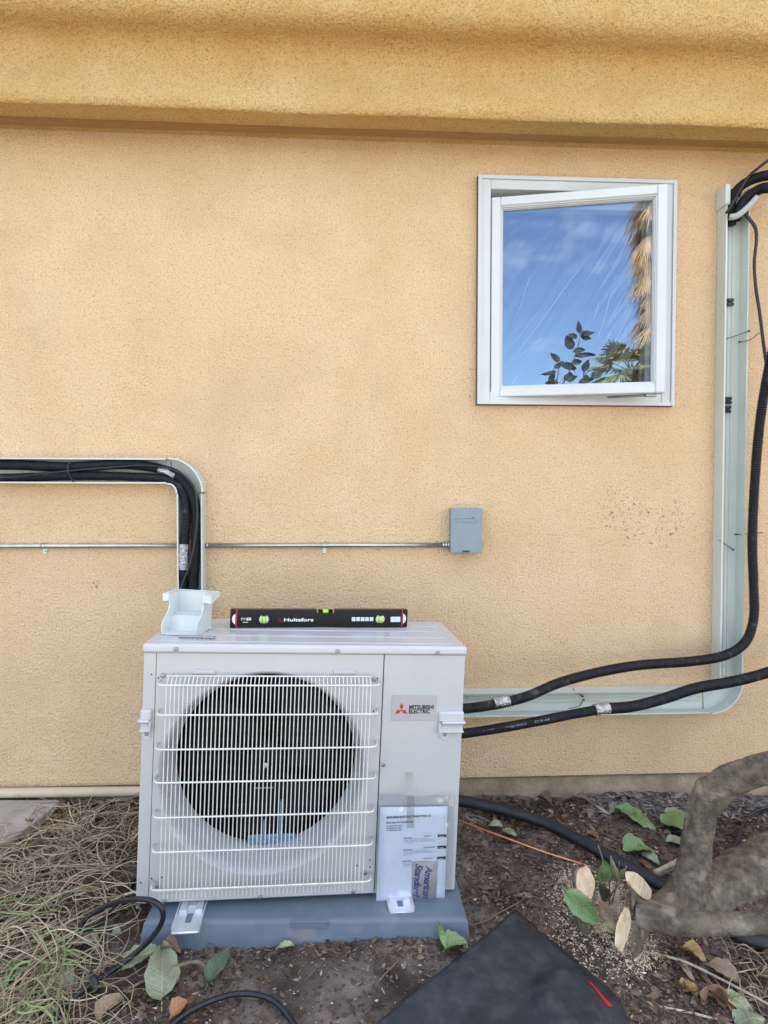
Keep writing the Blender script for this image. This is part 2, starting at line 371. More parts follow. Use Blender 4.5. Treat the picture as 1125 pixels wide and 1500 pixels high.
# ------------------------------------------------------------------ the house
wall_bot = (P(100, 1149).z + P(870, 1137).z) / 2
WX0, WX1, WZ0, WZ1 = P(705, 400).x, P(984, 400).x, P(840, 588).z, P(840, 266).z
house = tag(empty('house', (0, 0, 0)), 'yellow stucco house wall with a rounded moulding along its top and one open casement window', 'house')
def plate(mb, x0, x1, z0, z1, y0, y1): mb.box((x0, y0, z0), (x1, y1, z1))
wl = MB(); ztop = 3.25
plate(wl, -7, WX0, wall_bot, ztop, 0, .16); plate(wl, WX1, 7, wall_bot, ztop, 0, .16)
plate(wl, WX0, WX1, wall_bot, WZ0, 0, .16); plate(wl, WX0, WX1, WZ1, ztop, 0, .16)
wl.build('wall', M_stucco, house)
bk = MB(); plate(bk, -7, -6.84, -.2, ztop, .16, 7); plate(bk, 6.84, 7, -.2, ztop, .16, 7); plate(bk, -7, 7, -.2, ztop, 7, 7.16)
bk.build('outer_wall', M_stucco, house)
rf = MB(); rf.box((-7.3, -.12, ztop + .05), (7.3, 7.5, ztop + .3)); rf.build('roof', mat('roof', (.32, .22, .16), .9, (.25, .17, .12), 5), house)
ft = MB(); ft.box((-7, .018, -.4), (7, .2, wall_bot + .01)); ft.build('footing', M_foot, house)
sc = MB(); sc.box((-7, -.004, wall_bot - .006), (7, .018, wall_bot - .0005)); sc.build('drip_screed', mat('screed', (.10, .07, .05), .7, (.2, .15, .1), 20), house)
# moulding: a real lofted profile (y, z)
prof_px = [(212, -.0005), (206, -.03), (196, -.06), (186, -.10), (180, -.14), (174, -.172), (168, -.190), (162, -.199), (154, -.203), (144, -.199), (134, -.188), (124, -.176),
           (114, -.166), (104, -.160), (94, -.159), (84, -.164), (74, -.176), (64, -.194), (54, -.217), (44, -.243), (32, -.268), (18, -.287), (0, -.298), (-25, -.304), (-55, -.303), (-90, -.295), (-130, -.28)]
prof = [(Y, P(562, v, Y).z) for v, Y in prof_px]
zw = P(562, 208, 0).z
prof[0] = (0.002, zw + .006)
for i in (1, 2, 3, 4, 5): prof[i] = (prof[i][0], zw + .006 - (zw + .006 - prof[6][1]) * (i / 6) ** 1.2)
pr = cat_rom([Vector((0, a, b)) for a, b in prof], 3)
cw = MB(); nxs = 520
def crow(a, b):
    x = -3.2 + a * 7.2; i = b * (len(pr) - 1); p = pr[min(len(pr) - 1, int(round(i)))]
    k = noise.fractal(Vector((x * 2.2, p.y * 6, p.z * 6)), 1, 2, 3) * .0035 + noise.noise(Vector((x * 28, p.y * 40, p.z * 40))) * .0016
    sag = -.012 * math.sin((x + 1) * .9)
    return (x, p.y - (k if b > .02 else 0), p.z + k * .6 + sag * .4)
cw.grid(crow, nxs, len(pr) - 1); cwo = cw.build('moulding', M_crown, house)
cap = MB(); cap.box((-3.2, -.27, prof[-1][1] - .005), (4.0, 0, ztop + .048)); cap.build('moulding_cap', M_crown, house)
for a_, b_ in ((-7, -3.2), (4.0, 7)): ends = MB(); ends.box((a_, -.2, zw + .02), (b_, 0, ztop + .048)); ends.build('moulding', M_crown, house)
vs_ = MB(); zc = (prof[3][1] + prof[2][1]) / 2; vs_.box((-3.2, -.088, zc - .013), (4, -.058, zc + .002))
vs_.build('vent_strip', M_vent, house)
# interior behind the window
rm = MB(); rx0, rx1, rz0, rz1 = WX0 - .5, WX1 + .8, WZ0 - .8, WZ1 + .35
rm.box((rx0, .17, rz0), (rx0 + .02, 2.6, rz1)); rm.box((rx1, .17, rz0), (rx1 + .02, 2.6, rz1)); rm.box((rx0, 2.6, rz0), (rx1, 2.62, rz1)); rm.box((rx0, .17, rz0), (rx1, 2.6, rz0 + .02)); rm.box((rx0, .17, rz1), (rx1, 2.6, rz1 + .02))
rm.build('room', mat('room plaster', (.45, .45, .46), .9, (.4, .4, .41), 3), house)

# ---- window
FY = -.022
A = P(701, 258, FY); B = P(991, 265, FY); C_ = P(985.5, 593, FY); D_ = P(700, 592, FY)
fx0, fx1, fz0, fz1 = (A.x + D_.x) / 2, (B.x + C_.x) / 2, (C_.z + D_.z) / 2, (A.z + B.z) / 2
win = empty('window', (fx0, 0, fz0)); win.parent = house
def inwin(o): o.parent = win; o.matrix_parent_inverse = Matrix.Translation((-fx0, 0, -fz0)); return o
fw = .050
fr = MB()
fr.box((fx0, FY, fz0), (fx0 + fw, .10, fz1), .002); fr.box((fx1 - fw, FY, fz0), (fx1, .10, fz1), .002)
fr.box((fx0 + fw + .0005, FY + .001, fz0), (fx1 - fw - .0005, .10, fz0 + fw), .002); fr.box((fx0 + fw + .0005, FY + .001, fz1 - fw), (fx1 - fw - .0005, .10, fz1), .002)
# raised outer lip all round
lp = .012
fr.box((fx0 - .002, FY - .007, fz0 - .002), (fx0 + lp, FY - .0005, fz1 + .002)); fr.box((fx1 - lp, FY - .007, fz0 - .002), (fx1 + .002, FY - .0005, fz1 + .002))
fr.box((fx0 + lp + .0005, FY - .006, fz0 - .002), (fx1 - lp - .0005, FY - .0005, fz0 + lp)); fr.box((fx0 + lp + .0005, FY - .006, fz1 - lp), (fx1 - lp - .0005, FY - .0005, fz1 + .002))
# inner stops and deep jamb
ix0, ix1, iz0, iz1 = fx0 + .075, fx1 - .085, fz0 + .08, fz1 - .085
for (a, b, c, d, y0, y1) in ((fx0 + fw, ix0, fz0 + fw, fz1 - fw, .05, .098), (ix1, fx1 - fw, fz0 + fw, fz1 - fw, .05, .098), (ix0, ix1, fz0 + fw, iz0, .052, .098), (ix0, ix1, iz1, fz1 - fw, .052, .098)):
    fr.box((a, y0, c), (b, y1, d), .003)
inwin(fr.build('frame', M_vinyl))
sealn = MB(); e = .004
sealn.box((fx0 - e, -.006, fz0 - e), (fx1 + e, -.0006, fz0 - .0025)); sealn.box((fx0 - e, -.012, fz1 + .0025), (fx1 + e, -.0006, fz1 + e)); sealn.box((fx0 - e, -.009, fz0 - .002), (fx0 - .0025, -.0006, fz1 + .002)); sealn.box((fx1 + .0025, -.009, fz0 - .002), (fx1 + e, -.0006, fz1 + .002))
inwin(sealn.build('sealant', mat('sealant', (.13, .05, .045), .7, (.2, .13, .1), 20)))
# sash, hinged on its left edge and standing open about ten degrees
SA = P(719.5, 430, FY + .004); ang = 10.3
tR = P(976.5, 430, FY - .13); sw = math.hypot(tR.x - SA.x, .134)
sz0 = P(719, 581, FY).z; sz1 = P(719, 288, FY).z
sash = empty('sash', (SA.x, FY + .004, sz0)); sash.rotation_euler = (0, 0, -math.atan2(.134, tR.x - SA.x)); sash.parent = win; sash.matrix_parent_inverse = Matrix.Translation((-fx0, 0, -fz0))
M_sash = mat('sash vinyl', (.60, .625, .62), .36, (.56, .58, .58), 6, bump=.05, bscale=40, c3=(.6, .58, .54), s3=25, r3=(.68, .8))
sm_ = MB(); W_, H_ = sw, sz1 - sz0; b1 = .036; sd = .045
sm_.box((0, 0, 0), (b1, sd, H_), .003); sm_.box((W_ - b1, 0, 0), (W_, sd, H_), .003); sm_.box((b1 + .0005, .001, 0), (W_ - b1 - .0005, sd, b1), .003); sm_.box((b1 + .0005, .001, H_ - b1), (W_ - b1 - .0005, sd, H_), .003)
b2 = .047
for k, (q0, q1) in enumerate(((b1, .0405), (.0410, .0445), (.045, b2))):
    yy = .008 + .006 * k
    sm_.box((q0, yy, q0), (q1, sd, H_ - q0)); sm_.box((W_ - q1, yy, q0), (W_ - q0, sd, H_ - q0)); sm_.box((q1 + .0003, yy, q0), (W_ - q1 - .0003, sd, q1)); sm_.box((q1 + .0003, yy, H_ - q1), (W_ - q1 - .0003, sd, H_ - q0))
so_ = sm_.build('sash_frame', M_sash); 
def toworld(o, m):    # bake a matrix into the mesh
    o.data.transform(m); return o
sashM = Matrix.Translation((SA.x, FY + .004, sz0)) @ Matrix.Rotation(-math.atan2(.134, tR.x - SA.x), 4, 'Z')
bpy.data.objects.remove(sash)
toworld(so_, sashM); so_.name = 'sash'; inwin(so_)
gp = MB(); gp.box((b2 - .004, .027, b2 - .004), (W_ - b2 + .004, .0275, H_ - b2 + .004)); go = gp.build('pane', M_glass); toworld(go, sashM); inwin(go)
fm = MB()
def film(a, b):
    x = ix0 - .004 + a * (ix1 - ix0 + .008); z = iz0 - .004 + b * (iz1 - iz0 + .008)
    q = (x * .5 + z) * 1.0; d = x - z * .62
    k = .007 * noise.noise(Vector((d * 26, q * 2.2, 3))) + .004 * noise.noise(Vector((d * 70, q * 3, 7)))
    ed = min(a, 1 - a, b, 1 - b) * 9
    return (x, .112 + k * min(1, ed), z)
fm.grid(film, 90, 90); inwin(fm.build('plastic_film', M_film))
# creases pressed into the film: narrow raised folds that catch the light
M_crease = glass('film crease', .7, (.9, .93, .97), .45)
cz = MB()
for (ua, va, ub, vb, r) in ((738, 540, 868, 368, .0020), (736, 520, 790, 455, .0014), (752, 470, 778, 402, .0013), (850, 420, 893, 360, .0015), (872, 505, 902, 408, .0014), (742, 533, 800, 492, .001), (868, 470, 878, 440, .001), (742, 570, 760, 548, .001)):
    a = P(ua, va, .105); b = P(ub, vb, .105); cz.tube(cat_rom([a, a.lerp(b, .4) + Vector((.004, 0, -.003)), a.lerp(b, .7) + Vector((.001, 0, .002)), b], 6), [r * math.sin(math.pi * (i + .5) / 19.5) + .0002 for i in range(19)], 5)
inwin(cz.build('film_crease', M_crease))
# operator arm and corner hardware
ar = MB(); a0 = P(880, 582, FY + .02); a1 = P(950, 579, FY - .09)
ar.tube([a0, a0.lerp(a1, .5) + Vector((0, 0, -.001)), a1], .0045, 6); ar.box((a1.x - .012, a1.y - .006, a1.z - .006), (a1.x + .03, a1.y + .01, a1.z + .008), .001)
inwin(ar.build('opening_arm', M_screw))

# ------------------------------------------------------------------ wall ducts for the line sets
DW, DD, TH = .100, .058, .0028
def duct_sweep(path, width, depth, th, name, parent, grow=0.0, ribs=True, material=None):
    """open U channel swept along a path lying on the wall (list of x, z); width across, depth out of the wall"""
    mb = MB(); W2 = width / 2 + grow; dp = depth + grow * .6
    sec = [(-W2, -.001), (-W2, -dp), (-W2 + th * 2.2, -dp), (-W2 + th * 2.2, -dp + th), (-W2 + th, -dp + th), (-W2 + th, -.005)]
    if ribs: sec += [(-.016, -.005), (-.015, -.009), (-.012, -.009), (-.011, -.005), (.000, -.005), (.001, -.008), (.004, -.008), (.005, -.005), (.013, -.005), (.014, -.007), (.016, -.007), (.017, -.005)]
    sec += [(W2 - th, -.005), (W2 - th, -dp + th), (W2 - th * 2.2, -dp + th), (W2 - th * 2.2, -dp), (W2, -dp), (W2, -.001)]
    n = len(sec); vs = []; N_ = len(path)
    for i, (x, z) in enumerate(path):
        a = path[max(0, i - 1)]; b = path[min(N_ - 1, i + 1)]; d = Vector((b[0] - a[0], b[1] - a[1])).normalized(); nrm = Vector((d.y, -d.x))
        for (s_, y) in sec: vs.append((x + nrm.x * s_, y, z + nrm.y * s_))
    fs = [(i * n + k, i * n + (k + 1) % n, (i + 1) * n + (k + 1) % n, (i + 1) * n + k) for i in range(N_ - 1) for k in range(n)]
    fs += [tuple(range(n)), tuple((N_ - 1) * n + k for k in reversed(range(n)))]
    mb.add(vs, fs); o = mb.build(name, material or M_plast, parent); return o
def arc(cx, cz, r, a0, a1, n=14): return [(cx + r * math.cos(rad(a0 + (a1 - a0) * i / n)), cz + r * math.sin(rad(a0 + (a1 - a0) * i / n))) for i in range(n + 1)]
# right duct: down the wall, round the elbow, towards the unit
rd = tag(empty('wall_duct', (P(1066, 640).x, 0, P(1066, 1020).z)), 'ivory open wall duct running down beside the window and round a corner to the condenser', 'duct')
def dr(o, root): o.parent = root; o.matrix_parent_inverse = root.matrix_basis.inverted(); return o
topx = (P(1051, 330).x + P(1084, 330).x) / 2; botx = (P(1042, 930).x + P(1076, 930).x) / 2
zt = P(1066, 286).z; zh = (P(860, 1006).z + P(860, 1040).z) / 2
RC = .085
dr(duct_sweep([(topx, zt), (botx, zh + RC + .005)], DW, DD, TH, 'duct_channel', rd), rd)
dr(duct_sweep(arc(botx - RC, zh + RC, RC, 0, -90), DW, DD, TH, 'duct_elbow', rd, .003, False), rd)
dr(duct_sweep([(botx - RC - .005, zh), (P(600, 1020).x, zh)], DW, DD, TH, 'duct_channel', rd), rd)
clr = MB(); clr.box((topx - DW / 2 - .007, -DD - .006, zt - .07), (topx - DW / 2 + .014, -.001, zt + .012), .002); dr(clr.build('end_collar', M_plast), rd)
for (u, v, n_) in ((1069, 443, 1), (1066, 587, 1), (1065, 600, 1)):
    p = P(u, v, -.012); cl = MB()
    cl.box((p.x - .013, -.02, p.z - .014), (p.x + .013, -.0095, p.z - .003)); cl.box((p.x - .013, -.02, p.z + .003), (p.x + .013, -.0095, p.z + .014)); cl.box((p.x - .006, -.017, p.z - .0025), (p.x + .008, -.0095, p.z + .0025))
    dr(cl.build('cover_clip', M_tie), rd)
def screw(p, r, parent, d=Vector((0, -1, 0)), m=None, name='screw'):
    mb = MB(); mb.tube([p, p + d * r * .5, p + d * r * .75], [r, r, r * .6], 10); mb.tube([p + d * r * .7, p + d * r * .95], [r * .5, r * .5], 6)
    return mb.build(name, m or M_screw, parent)
for (u, v) in ((1070.5, 336), (1059, 981), (687, 1023)):
    dr(screw(P(u, v, -.006), .0055, None, m=M_steel), rd)
# left duct
ld = tag(empty('wall_duct', (P(280, 800).x, 0, P(280, 860).z)), 'ivory open wall duct full of black pipes turning down towards the left of the condenser', 'duct')
vx = (P(266, 790).x + P(302, 790).x) / 2; hz = (P(140, 672).z + P(140, 709).z) / 2
dr(duct_sweep([(-3.0, hz), (vx - RC - .005, hz)], DW, DD, TH, 'duct_channel', ld), ld)
dr(duct_sweep(arc(vx - RC, hz - RC, RC, 90, 0), DW, DD, TH, 'duct_elbow', ld, .003, False), ld)
dr(duct_sweep([(vx, hz - RC - .005), (vx, P(280, 1040).z)], DW, DD, TH, 'duct_channel', ld), ld)
for (u, v) in ((260, 672.5), (295, 706)): dr(screw(P(u, v, -.06), .0035, None, m=M_steel), ld)

# ------------------------------------------------------------------ pipes and hoses
def tube_path(pts, step=.012): return resample(cat_rom([Vector(p) for p in pts], 10), step)
def pipe(name, pts, r, m, label=None, cat=None, corr=None, n=14, parent=None, group=None, kink=0.0, step=.01):
    pp = tube_path(pts, corr / 4 if corr else step)
    if corr:
        prof_ = [1.0, 1.10, .96, .87]; rs = [r * prof_[i % 4] * (1 + .03 * noise.noise(Vector((i * .05, 2, r * 100)))) for i in range(len(pp))]
    else: rs = [r * (1 + .05 * noise.noise(Vector((i * .12, 5, r * 300)))) for i in range(len(pp))]
    mb = MB(); mb.tube(pp, rs, n); o = mb.build(name, m, parent)
    if label: tag(o, label, cat, group)
    return o
def band(parent, pts, r, m, name='foil_tape'):
    pp = tube_path(pts, .004); mb = MB(); mb.tube(pp, [r * (1 + .06 * noise.noise(Vector((i * .9, 3, 1)))) for i in range(len(pp))], 18, rfun=lambda p, i, k: 1 + .05 * noise.noise(Vector((i * .8, k * 1.3, 4))))
    return mb.build(name, m, parent)
def Pl(l): return [P(u, v, Y) for (u, v, Y) in l]
hA = pipe('insulated_pipe', Pl([(-260, 683, -.03), (0, 681, -.03), (100, 684, -.036), (180, 680, -.034), (235, 687, -.036), (268, 703, -.038), (286, 740, -.036), (287, 800, -.034), (283, 870, -.034), (283, 1010, -.034)]), .0195, M_rub, 'upper thick black insulated pipe in the left duct, with silver tape at the bend', 'pipe')
band(hA, Pl([(233, 687.5, -.043), (245, 691, -.043), (257, 697, -.043)]), .0155, M_foil)
hB = pipe('insulated_pipe', Pl([(-260, 702, -.03), (0, 700, -.03), (100, 697, -.034), (190, 698, -.034), (245, 703, -.038), (268, 722, -.044), (273, 760, -.046), (270, 800, -.044), (269, 835, -.044), (269, 870, -.03), (268, 1010, -.03)]), .0165, M_rubc, 'lower ribbed black insulated pipe in the left duct, with crumpled silver tape above the condenser', 'pipe', corr=.009)
band(hB, Pl([(269.5, 797, -.046), (269, 815, -.047), (269, 834, -.046)]), .0185, M_foil)
pipe('control_cable', Pl([(-260, 706, -.062), (0, 700, -.062), (50, 695, -.064), (100, 690, -.07), (160, 685, -.066), (215, 682, -.062), (258, 690, -.066), (283, 712, -.07), (289, 745, -.07), (286, 790, -.072), (277, 830, -.08), (266, 858, -.09), (258, 880, -.12), (248, 900, -.16), (240, 925, -.20), (238, 960, -.22)]), .0042, M_cable, 'thin black cable weaving over the pipes in the left duct', 'cable', n=8)
def ctie(pts, label, r=.0016):
    pp = cat_rom(Pl(pts), 8); mb = MB(); mb.tube(pp, r, 6); p = pp[-1]; mb.box((p.x - .0035, p.y - .003, p.z - .003), (p.x + .0035, p.y + .003, p.z + .003))
    return tag(mb.build('cable_tie', M_tie), label, 'cable tie')
ctie([(108, 706, -.06), (103, 699, -.066), (100, 692, -.072), (100, 682, -.066), (103, 677, -.06)], 'black cable tie strapped round the pipes in the left duct', .003)
ctie([(1060, 498, -.012), (1080, 491, -.04), (1097, 485, -.065)], 'longer black cable tie hanging across the upper right duct beside the window')
ctie([(1113, 487, -.085), (1098, 498, -.07), (1083, 501, -.05)], 'shorter curved black cable tie just right of the one crossing the upper right duct')
ctie([(1053, 791, -.06), (1064, 798, -.03), (1074, 805, -.012)], 'black cable tie slanting down inside the right duct below the window height')
ctie([(1118, 780, -.07), (1098, 782, -.05), (1078, 783, -.03)], 'black cable tie held behind the corrugated hose on the right duct')
ctie([(839, 1009, -.05), (846, 1014, -.03), (853, 1020, -.012)], 'upper black cable tie lying in the low duct right of the condenser')
ctie([(833, 1038, -.05), (846, 1035, -.03), (850, 1033, -.02), (855, 1025, -.012)], 'bent lower black cable tie in the low duct right of the condenser')

C1 = [(1160, 430, -.22), (1138, 490, -.18), (1124, 550, -.14), (1113, 620, -.11), (1106, 700, -.10), (1102, 790, -.09), (1104, 860, -.09), (1104, 905, -.095), (1092, 940, -.11), (1062, 960, -.13), (1010, 969, -.16), (940, 974, -.20), (880, 984, -.23), (820, 1000, -.26), (775, 1019, -.29), (735, 1030, -.31), (690, 1037, -.33), (640, 1040, -.34)]
hC = pipe('corrugated_hose', Pl(C1), .0175, M_rubc, 'black corrugated hose dropping past the right duct then sweeping left to the condenser', 'hose', corr=.0095, n=16)
band(hC, Pl([(723, 1030.5, -.315), (734, 1028, -.31), (745, 1026, -.305)]), .0195, M_foil)
C2 = [(1200, 960, -.20), (1125, 985, -.22), (1075, 998, -.24), (1020, 1008, -.27), (970, 1024, -.29), (925, 1035, -.31), (885, 1038, -.33)]
C3 = [(885, 1038, -.33), (840, 1046, -.34), (790, 1056, -.345), (735, 1066, -.35), (690, 1073, -.35), (640, 1079, -.35)]
hD = pipe('corrugated_hose', Pl(C2), .0185, M_rubc, 'black ribbed hose coming in from the right edge and taped to a smooth black pipe', 'hose', corr=.0105, n=16)
band(hD, Pl([(871, 1040, -.334), (881, 1038, -.332), (891, 1037, -.328)]), .0205, M_foil)
hE = pipe('insulated_pipe', Pl(C3), .0165, M_rub, 'smooth black insulated pipe with faint white printing entering the condenser below its handle', 'pipe')
# bundle leaving the top of the right duct
pipe('insulated_pipe', Pl([(1070, 420, -.03), (1070, 340, -.03), (1070, 295, -.035), (1080, 268, -.05), (1100, 258, -.08), (1130, 250, -.12), (1190, 246, -.18)])[0:0] or Pl([(1071, 330, -.035), (1071, 296, -.04), (1082, 276, -.06), (1102, 263, -.09), (1130, 256, -.13), (1190, 250, -.18)]), .019, M_rub, 'upper thick black pipe curving out of the top of the right duct', 'pipe')
pipe('insulated_pipe', Pl([(1077, 322, -.055), (1088, 298, -.07), (1106, 281, -.10), (1130, 275, -.14), (1190, 285, -.2)]), .020, M_rub, 'lower thick black pipe curving out of the top of the right duct', 'pipe')
pipe('pipe_sleeve', Pl([(1068, 318, -.062), (1080, 316, -.075), (1096, 303, -.09), (1110, 288, -.11)]), .012, mat('grey pvc sleeve', (.45, .47, .44), .5, (.38, .4, .37), 12), 'pale grey sleeve under the black pipes at the top of the right duct', 'sleeve')
pipe('insulated_pipe', Pl([(1068, 330, -.02), (1067, 292, -.02), (1070, 282, -.03), (1085, 284, -.05)]), .0125, M_rub, 'short black pipe end peeking over the top left corner of the right duct', 'pipe')
pipe('control_cable', Pl([(1064, 312, -.075), (1075, 295, -.08), (1094, 262, -.10), (1112, 245, -.13), (1135, 229, -.16), (1180, 205, -.2)]), .0055, M_cable, 'thin black cable arching over the pipes at the top of the right duct', 'cable', n=8)
pipe('control_cable', Pl([(1086, 300, -.07), (1094, 316, -.075), (1106, 333, -.085), (1108, 352, -.085), (1105, 385, -.08), (1107, 420, -.08), (1113, 460, -.09), (1118, 500, -.10), (1122, 530, -.13), (1128, 580, -.17)]), .006, M_cable, 'thin black cable hanging down the right side of the right duct', 'cable', n=8)

# conduit and disconnect box
cz_ = P(400, 799, -.014).z; x_end = P(656, 797, -.014).x
cond = tag(empty('steel_conduit', (x_end, -.014, cz_)), 'thin galvanised steel conduit running level along the wall into the grey box', 'conduit')
cxl, cxr = vx - DW / 2 - .0005, vx + DW / 2 + .0005
for a, b in ((-3.0, cxl), (cxr, x_end)):
    mb = MB(); mb.tube([(a, -.014, cz_), ((a + b) / 2, -.014, cz_), (b, -.014, cz_)], .0095, 14); dr(mb.build('conduit_length', M_emt), cond)
for u in (64, 475, 304):
    p = P(u, 799, -.014); mb = MB(); hw = .008 if u != 304 else .004
    mb.tube([(p.x - hw, -.014, cz_), (p.x + hw, -.014, cz_)], .0118, 14)
    if u != 304: mb.box((p.x - .008, -.004, cz_ - .032), (p.x + .008, -.001, cz_ - .008)); mb.tube([(p.x, -.004, cz_ - .023), (p.x, -.010, cz_ - .023)], .004, 8)
    dr(mb.build('conduit_strap', M_emt), cond)
mb = MB(); mb.tube([(x_end - .012, -.014, cz_), (x_end - .002, -.014, cz_)], .0135, 8); mb.tube([(x_end - .001, -.014, cz_), (x_end + .006, -.014, cz_)], .015, 6); mb.tube([(x_end - .022, -.014, cz_), (x_end - .013, -.014, cz_)], .012, 12)
dr(mb.build('connector', M_emt), cond)
BD = -.062
b0 = P(660.5, 810, BD); b1_ = P(706.5, 744.5, BD)
dbx = tag(empty('disconnect_box', ((b0.x + b1_.x) / 2, 0, b0.z)), 'small grey steel electrical disconnect box with an embossed arrow at the end of the conduit', 'electrical box')
mb = MB(); mb.box((b0.x + .003, BD + .012, b0.z + .004), (b1_.x - .003, -.0005, b1_.z - .003)); dr(mb.build('enclosure', M_grey), dbx)
mb = MB(); mb.box((b0.x, BD, b0.z), (b1_.x, BD + .05, b1_.z), .0015); co_ = dr(mb.build('cover', M_grey), dbx)
def local_on(o, root): return o
yb = BD - .0016
ax0, ax1, az_ = P(667, 765, BD).x, P(699, 765, BD).x, P(680, 763, BD).z
mb = MB(); t_ = .0016
mb.tube([(ax0, BD, az_ + .009), (ax1 - .016, BD, az_ + .009), (ax1 - .019, BD, az_ + .015), (ax1, BD, az_ + .001), (ax1 - .014, BD, az_ - .013)], t_, 5)
mb.tube([(ax0, BD, az_ + .009), (ax0 + .004, BD, az_ + .001), (ax0, BD, az_ - .006), (ax1 - .016, BD, az_ - .006)], t_, 5)
dr(mb.build('embossed_arrow', M_grey), dbx)
mb = MB(); xm = (b0.x + b1_.x) / 2; mb.box((xm - .017, BD - .0012, b0.z + .0035), (xm + .012, BD - .0004, b0.z + .010)); dr(mb.build('latch_slot', M_ink), dbx)

# ------------------------------------------------------------------ text as flat meshes
def text(body, height, m, name='lettering', width=None, bold=0.0, shear=0.0, align='LEFT', ext=.0001, sp=1.0):
    cu = bpy.data.curves.new(name, 'FONT'); cu.body = body; cu.size = 1; cu.offset = bold; cu.shear = shear; cu.extrude = 0; cu.space_character = sp; cu.resolution_u = 3
    ob = bpy.data.objects.new(name, cu); COL.objects.link(ob); dg = bpy.context.evaluated_depsgraph_get(); dg.update()
    me = bpy.data.meshes.new_from_object(ob.evaluated_get(dg)); bpy.data.objects.remove(ob)
    xs_ = [v.co.x for v in me.vertices]; ys_ = [v.co.y for v in me.vertices]
    hcap = .69; sx = sy = height / hcap
    if width: sx = width / (max(xs_) - min(xs_))
    x0 = min(xs_)
    for v in me.vertices: v.co = Vector(((v.co.x - x0) * sx, 0, v.co.y * sy))
    me.materials.clear(); me.materials.append(m); me.name = name
    o = bpy.data.objects.new(name, me); COL.objects.link(o); return o

# ------------------------------------------------------------------ the condenser
UM = Matrix.Translation(Vector((-.6445, -.671, -1.179 + 1.24))) @ (Matrix.Rotation(rad(4.49), 4, 'Z') @ Matrix.Rotation(rad(2.34), 4, 'Y') @ Matrix.Rotation(rad(.31), 4, 'X'))
UI = UM.inverted()
UW, UD, UH = .95, .344, .764
unit = empty('condenser_unit'); unit.matrix_world = UM; tag(unit, 'white outdoor air conditioning condenser with a round fan behind a wire guard', 'condenser')
def U(u, v, y=0.0):       # photo pixel -> unit-local point on the plane y = const
    o = UI @ CAM; d = UI.to_3x3() @ ray(u, v); return o + d * ((y - o.y) / d.y)
def UZ(u, v, z):
    o = UI @ CAM; d = UI.to_3x3() @ ray(u, v); return o + d * ((z - o.z) / d.z)
seam1 = U(228.5, 1000).x; seam2 = (U(561, 965).x + U(552, 1250).x) / 2
zb = .006; zt_ = UH - .028
fc = U(390, 1133); FR = .309; FRx, FRz = fc.x - .006, fc.z
# cabinet sides and back
mb = MB(); mb.box((.002, .002, zb), (.006, UD - .002, zt_)); mb.box((.006, .004, zb), (seam1 - .002, .008, zt_)); mb.box((0, .0, zb), (seam1 - .0016, .004, zt_), .0012); mb.box((0, .004, zb), (.002, UD, zt_))
mb.build('left_panel', M_cab, unit)
mb = MB(); mb.box((UW - .004, .004, zb), (UW, UD, zt_)); mb.build('right_panel', M_cab, unit)
mb = MB(); mb.box((.01, UD - .006, zb), (UW - .01, UD - .001, zt_)); mb.build('back_panel', M_coil, unit)
mb = MB(); mb.box((seam2 + .0016, .0, zb), (UW, .0038, zt_), .0015); sp_ = mb.build('service_panel', M_cab, unit)
# front panel with the round opening
def holed(x0, x1, z0, z1, cx, cz, r, y, n=96):
    mb = MB(); angs = sorted(set([2 * math.pi * k / n for k in range(n)] + [math.atan2(z - cz, x - cx) % (2 * math.pi) for x in (x0, x1) for z in (z0, z1)]))
    vs = []
    for a in angs:
        c, s_ = math.cos(a), math.sin(a); t = min(((x1 - cx) / c if c > 1e-9 else (x0 - cx) / c if c < -1e-9 else 9), ((z1 - cz) / s_ if s_ > 1e-9 else (z0 - cz) / s_ if s_ < -1e-9 else 9))
        vs += [(cx + r * c, y, cz + r * s_), (cx + t * c, y, cz + t * s_), (cx + t * c, y + .004, cz + t * s_)]
    m_ = len(angs); fs = []
    for i in range(m_):
        j = (i + 1) % m_; fs += [(3 * i, 3 * i + 1, 3 * j + 1, 3 * j), (3 * i + 1, 3 * i + 2, 3 * j + 2, 3 * j + 1)]
    mb.add(vs, fs); return mb
mb = holed(seam1, seam2 - .0016, zb, zt_, FRx, FRz, FR, 0.0)
mb.build('front_panel', M_cab, unit)
mb = MB(); mb.lathe([(FR, 0.0), (FR - .003, .0), (FR - .008, .004), (FR - .014, .012), (FR - .019, .026), (FR - .022, .04), (FR - .026, .058), (FR - .031, .066), (FR - .031, .12)], (FRx, FRz), 96); mb.build('fan_shroud', mat('shroud plastic', (.50, .51, .53), .3, (.47, .48, .50), 8), unit)
# dark inside
mb = MB(); mb.box((.012, .24, zb + .005), (seam2 - .01, .245, zt_)); mb.box((.010, .12, zb + .005), (.012, .24, zt_)); mb.box((seam2 - .01, .005, zb), (seam2 - .006, .24, zt_)); mb.box((.012, .06, zb + .002), (seam2 - .01, .24, zb + .006)); mb.build('coil', M_coil, unit)
for a_ in (seam1, seam2): mb = MB(); mb.box((a_ - .005, .0042, zb), (a_ + .005, .006, zt_)); mb.build('seam_backing', M_ink, unit)  # black strip set behind each gap between the front panels
